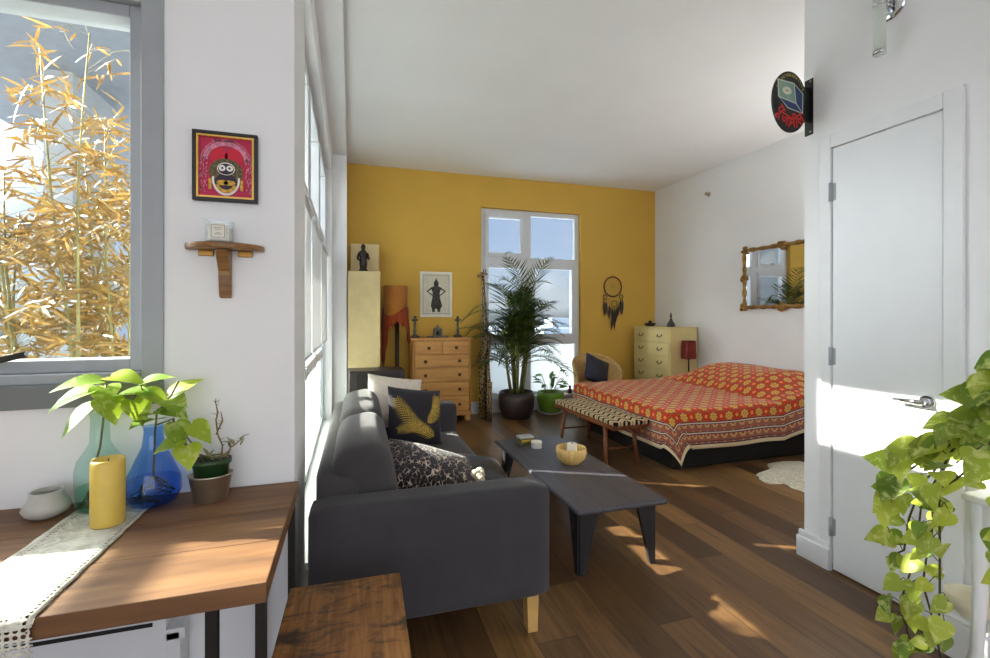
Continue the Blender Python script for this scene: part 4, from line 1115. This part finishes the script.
# ------------------------------------------------------------------ projecting sign
t = thing('hanging_sign', 'oval black enamel sign with red lettering projecting from the closet corner', 'sign', (XD, 2.03, 2.615))
mb = MB()
cx, rx, rz = -.150, .128, .173
pts = [(cx+rx*math.cos(2*PI*k/48), rz*math.sin(2*PI*k/48)) for k in range(48)]
TF = Matrix(((1, 0, 0, 0), (0, 0, -1, 0), (0, 1, 0, 0), (0, 0, 0, 1)))
MB().prism(pts, -.006, .006, TF).build('plate', 'sign_black', t, bevel=.002)
MB().box(-.05, -.004, -.005, .005, -.10, .10).box(-.004, .0, -.025, .025, -.172, .15).build('bracket', 'sign_black', t)
mb = MB()
for z in (-.155, .135): mb.ball((-.006, -.012, z), .006, 8, 6)
mb.build('screws', 'galvanised', t)
y = -.0075
mb = MB()
def fl(mb, pts, y): b = mb.add([(x, y, z) for x, z in pts]); mb.face(range(b, b+len(pts)))
fl(mb, [(-.245, .118), (-.125, .110), (-.055, .058), (-.058, -.058), (-.170, -.040), (-.240, .02)][::-1], y); mb.build('box_outline', 'sign_cream', t)
mb = MB(); fl(mb, [(-.239, .111), (-.127, .103), (-.113, -.002), (-.233, .020)][::-1], y-.0012); mb.build('box_front', 'sign_teal', t)
mb = MB(); fl(mb, [(-.121, .101), (-.062, .055), (-.064, -.051), (-.108, -.002)][::-1], y-.0012); fl(mb, [(-.232, .014), (-.112, -.008), (-.067, -.053), (-.168, -.035)][::-1], y-.0012); mb.build('box_sides', 'sign_blue', t)
mb = MB()
n = 22; b = mb.add([(-.178+.034*math.cos(2*PI*k/n), y-.0022, .058+.022*math.sin(2*PI*k/n)) for k in range(n)]); mb.face(range(b, b+n)); mb.build('emblem', 'sign_cream', t)
mb = MB(); b = mb.add([(-.178+.012*math.cos(2*PI*k/n), y-.003, .058+.007*math.sin(2*PI*k/n)) for k in range(n)]); mb.face(range(b, b+n)); mb.build('emblem_centre', 'gold_thin', t)
def text(body, size, loc, mat, parent, name, rot=(R(90), 0, 0), sx=1, ext=.0012):
    cu = bpy.data.curves.new(name, 'FONT'); cu.body = body; cu.size = size; cu.align_x = 'CENTER'; cu.extrude = ext; cu.offset = size*.012
    tmp = bpy.data.objects.new(name, cu); C.objects.link(tmp); bpy.context.view_layer.update()
    me = bpy.data.meshes.new_from_object(tmp.evaluated_get(bpy.context.evaluated_depsgraph_get()))
    bpy.data.objects.remove(tmp); bpy.data.curves.remove(cu)
    o = bpy.data.objects.new(name, me); C.objects.link(o); me.materials.clear(); me.materials.append(M[mat])
    o.parent = parent; o.location = loc; o.rotation_euler = rot; o.scale = (sx, 1, 1); return o
for gl_, gx, gz, ga in (('\u092a\u0942', -.222, -.055, 50), ('\u091c\u093e', -.180, -.104, 22), ('\u0928\u0940', -.128, -.114, -8), ('\u0932', -.080, -.090, -36)):
    a = R(ga); text(gl_, .090, (gx-.030*math.sin(a), y-.001, gz-.030*math.cos(a)), 'sign_red', t, 'lettering', (R(90), a, 0), .85)
mb = MB(); rr = random.Random(2)
for k in range(15):
    a = R(152-k*8.5); r0 = 1; px, pz_ = cx+.108*math.cos(a), .150*math.sin(a)
    m4 = Matrix.Translation((px, y-.0008, pz_)) @ Matrix.Rotation(-(a-PI/2)*.8, 4, 'Y')
    mb.box(-.006, .006, -.0005, .0005, .006, .0085, m4); mb.box(.003, .0052, -.0005, .0005, -.009, .008, m4)
    if rr.random() < .8: mb.box(-.005, .003, -.0005, .0005, -.003+rr.uniform(-.003, .003), 0, m4)
    if rr.random() < .5: mb.box(-.005, -.003, -.0005, .0005, -.007, .002, m4)
mb.build('arched_lettering', 'sign_yellow', t)

# ------------------------------------------------------------------ sconce
t = thing('wall_sconce', 'chrome and glass tube wall light above the closet door', 'wall light', (XD, 1.605, 2.92))
RX = Matrix.Rotation(R(-90), 4, 'Y')
MB().lathe([(.070, 0), (.070, .008), (.055, .016), (.0001, .018)], 28, mat=RX).build('back_plate', 'chrome', t)
MB().tube([(-.015, 0, .0), (-.055, 0, .0)], .014, 12).box(-.06, -.05, -.02, .02, -.04, .10).build('arm', 'chrome', t)
MB().lathe([(.027, -.015), (.028, -.01), (.028, .16), (.0001, .165)], 22, (-.078, 0, 0)).build('cap', 'chrome', t)
MB().lathe([(.0255, -.235), (.0255, -.015)], 22, (-.078, 0, 0), close=True).build('glass_tube', 'frosted', t)
MB().lathe([(.014, -.25), (.027, -.25), (.027, -.232), (.0001, -.23)], 22, (-.078, 0, 0)).build('end_ring', 'chrome', t)

# ------------------------------------------------------------------ plant stand with pothos
PS = (2.33, .93, 0)
t = thing('plant_stand', 'white wooden plant stand in front of the closet wall', 'plant stand', PS)
MB().box(-.185, .185, -.20, .20, .725, .75).build('top', 'white_trim', t, bevel=.006)
MB().box(-.165, .165, .16, .178, .60, .725).box(-.165, .165, -.178, -.16, .60, .725).box(-.17, -.152, -.16, .16, .60, .725).box(.152, .17, -.16, .16, .60, .725).build('apron', 'white_trim', t)
for x in (-1, 1):
    for y in (-1, 1):
        MB().tube([(x*.155, y*.165, .725), (x*.150, y*.16, .40), (x*.155, y*.168, .18), (x*.182, y*.198, 0)], [.026, .022, .020, .022], 8).build('leg', 'white_trim', t)
t = thing('white_box', 'low white box on the floor between the plant stand and the closet door', 'box', (2.425, 1.24, 0))
bx(-.08, .08, -.09, .09, 0, .16).build('body', 'white_trim', t, bevel=.006)
bx(-.083, .083, -.093, .093, .16, .175).build('lid', 'white_trim', t, bevel=.004)
t = thing('cream_bowl', 'shallow cream bowl on the low white box beside the plant stand', 'bowl', (2.425, 1.24, .175))
MB().lathe([(.04, 0), (.045, .006), (.078, .04), (.085, .085), (.080, .085), (.07, .045), (.0001, .015)], 28).build('body', 'cream_bowl', t)
t = thing('trailing_pothos', 'large trailing pothos with yellow green leaves cascading off the plant stand', 'plant', (2.34, .92, .75))
MB().lathe([(.075, 0), (.08, .006), (.105, .17), (.108, .18), (.098, .18), (.095, .15), (.0001, .15)], 26).build('pot', 'saucer_white', t)
MB().lathe([(.094, .152), (.0001, .162)], 18).build('soil', 'soil', t)
lf = MB(); st = MB(); rr = random.Random(77)
cam = Vector((0, 0, 1.4))-Vector((2.34, .92, .75))
def push(p):
    if p.z < .03 and p.x > -.225 and p.y < .245:
        if p.y > .12: p.y = .245+random.random()*.02
        else: p.x = -.225-random.random()*.02
    return p
def vine(path, n, spread=.05, size=(.07, .115)):
    n = int(n*1.1)
    path = [push(Vector((p[0]*1.0, p[1]*1.2, p[2]))) for p in path]; st.tube(path, .0038, 6)
    for k in range(n):
        s_ = (k+.5)/n*(len(path)-1); i = int(s_); p = path[i].lerp(path[i+1], s_-i)
        off = Vector((rr.uniform(-1, .35), rr.uniform(-1, 1), rr.uniform(-.5, .9)))*spread
        b = push(p+off)
        if b.x > .13: b.x = .13
        st.tube([p, (p+b)/2+Vector((0, 0, .012)), b], .0016, 5)
        out = Vector((-.6, rr.uniform(-.4, .7), rr.uniform(-1.1, .1)))
        nr = Vector((-1+rr.uniform(-.5, .5), -.3+rr.uniform(-.7, .7), .55+rr.uniform(-.5, .6)))
        L = rr.uniform(*size); lf.leaf(b, out, nr, L, L*rr.uniform(.72, .9), rr.uniform(.1, .4), 'heart', rr.uniform(.08, .25))
top = (0, 0, .17)
vine([top, (-.05, .08, .30), (-.10, .16, .28), (-.16, .22, .12), (-.18, .25, -.05), (-.17, .26, -.20)], 18, .055)
vine([top, (-.02, .05, .38), (-.05, .10, .44), (-.10, .16, .36), (-.14, .20, .22)], 12, .05)
vine([top, (-.10, .05, .26), (-.18, .12, .16), (-.22, .18, -.02), (-.22, .20, -.20), (-.21, .22, -.42), (-.22, .22, -.60)], 22, .055, (.06, .10))
vine([top, (-.08, .12, .22), (-.12, .24, .10), (-.15, .30, -.12), (-.16, .31, -.32), (-.18, .34, -.5), (-.17, .33, -.64), (-.16, .31, -.70)], 20, .05, (.055, .09))
vine([top, (-.12, .0, .24), (-.20, .03, .12), (-.235, .06, -.08), (-.24, .08, -.26)], 12, .05)
vine([top, (-.03, .14, .26), (-.03, .26, .12), (-.06, .34, -.05), (-.10, .36, -.2), (-.13, .36, -.33), (-.16, .40, -.38)], 15, .05, (.055, .09))
vine([top, (-.08, .02, .34), (-.15, .06, .32), (-.20, .10, .22), (-.22, .12, .10)], 12, .05)
vine([top, (0, .08, .28), (.03, .2, .2), (.02, .28, .05)], 9, .05)
vine([top, (-.05, .04, .34), (-.09, .09, .46), (-.13, .12, .48), (-.15, .14, .36)], 12, .04, (.09, .13))
vine([top, (-.06, .10, .26), (-.12, .20, .22), (-.17, .29, .12), (-.19, .33, .0), (-.19, .36, -.10)], 13, .05, (.09, .13))
vine([top, (-.08, .12, .24), (-.14, .24, .14), (-.18, .34, .0), (-.20, .38, -.15), (-.20, .39, -.30)], 14, .05, (.07, .11))
vine([(-.17, .27, -.25), (-.16, .29, -.42), (-.13, .27, -.58), (-.14, .25, -.69)], 8, .05, (.05, .08))
st.build('stems', 'dark_stem', t); lf.build('leaves', 'pothos_leaf', t)

# ------------------------------------------------------------------ terrace and world outside
struct(bx(-9, XW-.26, YD+.25, 9.0, -.2, -.02).build('terrace_floor', 'terrace_white'))
struct(bx(-5.1, XW-.25, 5.5, 13.0, 4.4, 4.6).build('terrace_roof', 'terrace_grey'))
struct(bx(1.5, 3.7, YB+.25, YB+1.05, 3.2, 3.26).build('window_awning', 'terrace_grey'))  # unseen slab added to keep sun out of the upper panes
struct(bx(-3.56, -3.27, 7.0, 8.07, -.02, 4.4).build('terrace_column', 'terrace_white'))
struct(bx(-.95, XW-.25, ly0-.3, ly0+1.25, 2.95, 3.10).build('window_awning', 'terrace_grey'))  # slab added outside to trim the top of the door's sun patch
struct(bx(1.62, 1.74, YB+.25, YB+.72, 0, 3.2).build('wall_fin', 'terrace_white'))  # fin added outside to narrow the sun strip on the cream dresser
t = thing('terrace_railing', 'dark glass railing at the edge of the terrace', 'railing', (-3.62, 2.4, -.02))
bx(-.03, .03, 0, 6.4, 2.46, 2.52).build('rail', 'rail_green', t)
for y in (1.6, 3.2, 4.8, 6.3): bx(-.025, .025, y, y+.05, 0, 2.46).build('post', 'rail_green', t)
bx(-.004, .004, 0, 6.4, .05, 2.46).build('pane', 'pane_glass', t)
# bamboo in a trough
BXs = [(-1.52, 2.92, 2.3, -.10), (-1.30, 2.80, 2.85, -.05), (-1.13, 2.86, 2.6, .03), (-1.42, 3.05, 2.2, .14), (-1.22, 3.02, 2.4, -.12), (-1.66, 3.0, 1.95, -.05)]
labs = ['bamboo clump furthest left outside the big window', 'tallest dried bamboo clump in the middle of the window view', 'bamboo clump closest to the right window jamb', 'dried bamboo clump leaning right behind the middle ones', 'dried bamboo clump leaning left near the right jamb', 'short dried bamboo clump at the picture edge']
t = thing('planter_box', 'grey planter trough on the terrace holding the bamboo', 'planter', (-1.40, 2.93, -.02))
bx(-.5, .5, -.2, .2, 0, .45).build('trough', 'concrete', t, bevel=.01)
for k, (x, y, hgt, lean) in enumerate(BXs):
    rr = random.Random(100+k)
    t = thing('bamboo', labs[k], 'bamboo', (x, y, .431), 0, 'dried bamboo on the terrace')
    lf = MB(); br = MB()
    for q in range(2):
        x0 = rr.uniform(-.05, .05); y0 = rr.uniform(-.05, .05); ln = lean+rr.uniform(-.08, .08); hh = (hgt-.43)*rr.uniform(.72, 1.0)
        path = [Vector((x0+ln*hh*(s_/7)**1.4, y0+.03*math.sin(s_), hh*s_/7)) for s_ in range(8)]
        MB().tube(path, [.011-.0011*s_ for s_ in range(8)], 8).build('culm', 'bamboo_culm', t)
        for s_ in range(44):
            f = rr.uniform(.28, 1.0)*7; i = min(6, int(f)); p = path[i].lerp(path[i+1], f-i)
            a = rr.uniform(0, 2*PI); d_ = Vector((math.cos(a), math.sin(a)*.6, rr.uniform(.1, 1.0))).normalized(); bl = rr.uniform(.10, .30)
            tip = p+d_*bl; tip.z -= .04
            br.tube([p, p+d_*bl*.5+Vector((0, 0, .02)), tip], .0014, 4, False)
            for w in range(6):
                c = p.lerp(tip, rr.uniform(.35, 1.05)); dd = d_*.5+Vector((rr.uniform(-1, 1), rr.uniform(-.6, .6), rr.uniform(-.9, .25)))
                lf.leaf(c, dd, (rr.uniform(-.6, .6), -1, rr.uniform(-.2, .8)), rr.uniform(.06, .12), .013, .15, 'blade')
    br.build('twigs', 'bamboo_culm', t); lf.build('leaves', 'bamboo_leaf', t)
# distant city
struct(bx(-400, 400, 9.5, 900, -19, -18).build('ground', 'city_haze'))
rr = random.Random(8); n = 0
for k in range(34):
    x = rr.uniform(-170, 130); y = rr.uniform(90, 300); w = rr.uniform(6, 22); hgt = rr.uniform(8, 21)
    if k == 0: x, y, w, hgt = 42, 90, 12, 17
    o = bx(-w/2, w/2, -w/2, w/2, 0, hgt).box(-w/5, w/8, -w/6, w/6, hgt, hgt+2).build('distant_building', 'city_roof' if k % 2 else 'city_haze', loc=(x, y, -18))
    o['kind'] = 'structure'

# ------------------------------------------------------------------ world, sun, lamps
SUN = Vector((-1, .5, .56)).normalized()     # direction towards the sun
w = bpy.data.worlds.new('World'); sc.world = w; w.use_nodes = True; nt = w.node_tree; nt.nodes.clear()
class WT(NT):
    def __init__(s, nt): s.t = nt
wt = WT(nt)
tc = wt.n('ShaderNodeTexCoord').outputs['Generated']
nrm = wt.n('ShaderNodeVectorMath', operation='NORMALIZE'); wt.l(tc, nrm.inputs[0]); dv = nrm.outputs[0]
x, y, z = wt.sep(dv)
sky = wt.ramp(z, [(0, (.36, .40, .44, 1)), (.02, (.74, .80, .88, 1)), (.12, (.60, .74, .98, 1)), (.30, (.40, .56, .96, 1)), (.7, (.24, .42, .84, 1))])
mp = wt.n('ShaderNodeMapping'); mp.inputs['Scale'].default_value = (1, 1, 3.2); wt.l(dv, mp.inputs[0])
cl = wt.noise(mp.outputs[0], 3.2, 6, .6, .3)
cm = wt.ramp(cl, [(.47, (0, 0, 0, 1)), (.70, (1, 1, 1, 1))])
sky = wt.mix(wt.math('MULTIPLY', cm, .42), sky, (.86, .88, .92, 1))
dt = wt.n('ShaderNodeVectorMath', operation='DOT_PRODUCT'); wt.l(dv, dt.inputs[0]); dt.inputs[1].default_value = SUN
gl = wt.math('POWER', wt.math('MAXIMUM', dt.outputs['Value'], 0.0), 20.0)
BASE, GLOW, REAR = .30, 20.0, .85
rear = wt.math('MULTIPLY', wt.math('SMOOTH_MAX', wt.math('MULTIPLY', y, -1.0), 0.0, .2), REAR)
def scaled(c, f):
    v = wt.n('ShaderNodeVectorMath', operation='SCALE'); wt.put(v.inputs[0], c); wt.put(v.inputs['Scale'], f); return v.outputs[0]
def vadd(a, b):
    v = wt.n('ShaderNodeVectorMath', operation='ADD'); wt.l(a, v.inputs[0]); wt.l(b, v.inputs[1]); return v.outputs[0]
tot = vadd(vadd(scaled(sky, BASE), scaled((.96, .98, 1.0), wt.math('MULTIPLY', gl, GLOW))), scaled((.98, .98, 1.0), rear))
bg = wt.n('ShaderNodeBackground'); wt.l(tot, bg.inputs[0])
wo = wt.n('ShaderNodeOutputWorld'); wt.l(bg.outputs[0], wo.inputs[0])
s = bpy.data.lights.new('sun', 'SUN'); s.energy = 10.0; s.angle = R(.6); s.color = (1, .93, .80)
so = bpy.data.objects.new('sun', s); C.objects.link(so); so.rotation_euler = SUN.to_track_quat('Z', 'Y').to_euler()

# fill lamps added to brighten the room, standing in its unseen corners
def added_uplighter(label, x, y, watts):
    t = thing('uplighter', label, 'lamp', (x, y, 0))
    MB().lathe([(.14, 0), (.14, .02), (.02, .03), (.0001, .03)], 24).build('base', 'dark_metal', t)
    cyl((0, 0, .025), (0, 0, 1.74), .014, 10).build('pole', 'dark_metal', t)
    MB().lathe([(.02, 1.73), (.10, 1.76), (.17, 1.84), (.165, 1.84), (.09, 1.77), (.0001, 1.755)], 28).build('bowl', 'saucer_white', t)
    l = bpy.data.lights.new('bulb', 'SPOT'); l.energy = watts; l.color = (1, .98, .95); l.spot_size = R(165); l.spot_blend = .6; l.shadow_soft_size = .08
    lo = bpy.data.objects.new('bulb', l); C.objects.link(lo); lo.parent = t; lo.location = (0, 0, 1.87); lo.rotation_euler = (PI, 0, 0)
added_uplighter('black uplighter with a white bowl between the bed and the closet wall', 4.35, 2.45, 24)
added_uplighter('black uplighter with a white bowl behind the viewer near the rear windows', 1.3, -2.2, 18)

# ------------------------------------------------------------------ camera
cam = bpy.data.cameras.new('camera'); co = bpy.data.objects.new('camera', cam); C.objects.link(co)
co.location = (0, 0, 1.4); co.rotation_euler = (R(90), 0, -math.atan(144/465))
cam.sensor_width = 36; cam.lens = 36*465/990; cam.shift_y = -13/990; cam.clip_start = .02; cam.clip_end = 2000
sc.camera = co
sc.view_settings.view_transform = 'Standard'; sc.view_settings.look = 'None'; sc.view_settings.exposure = 1.5; sc.view_settings.gamma = 1
sc.cycles.use_denoising = True; sc.cycles.max_bounces = 12; sc.cycles.transparent_max_bounces = 24; sc.cycles.sample_clamp_indirect = 8
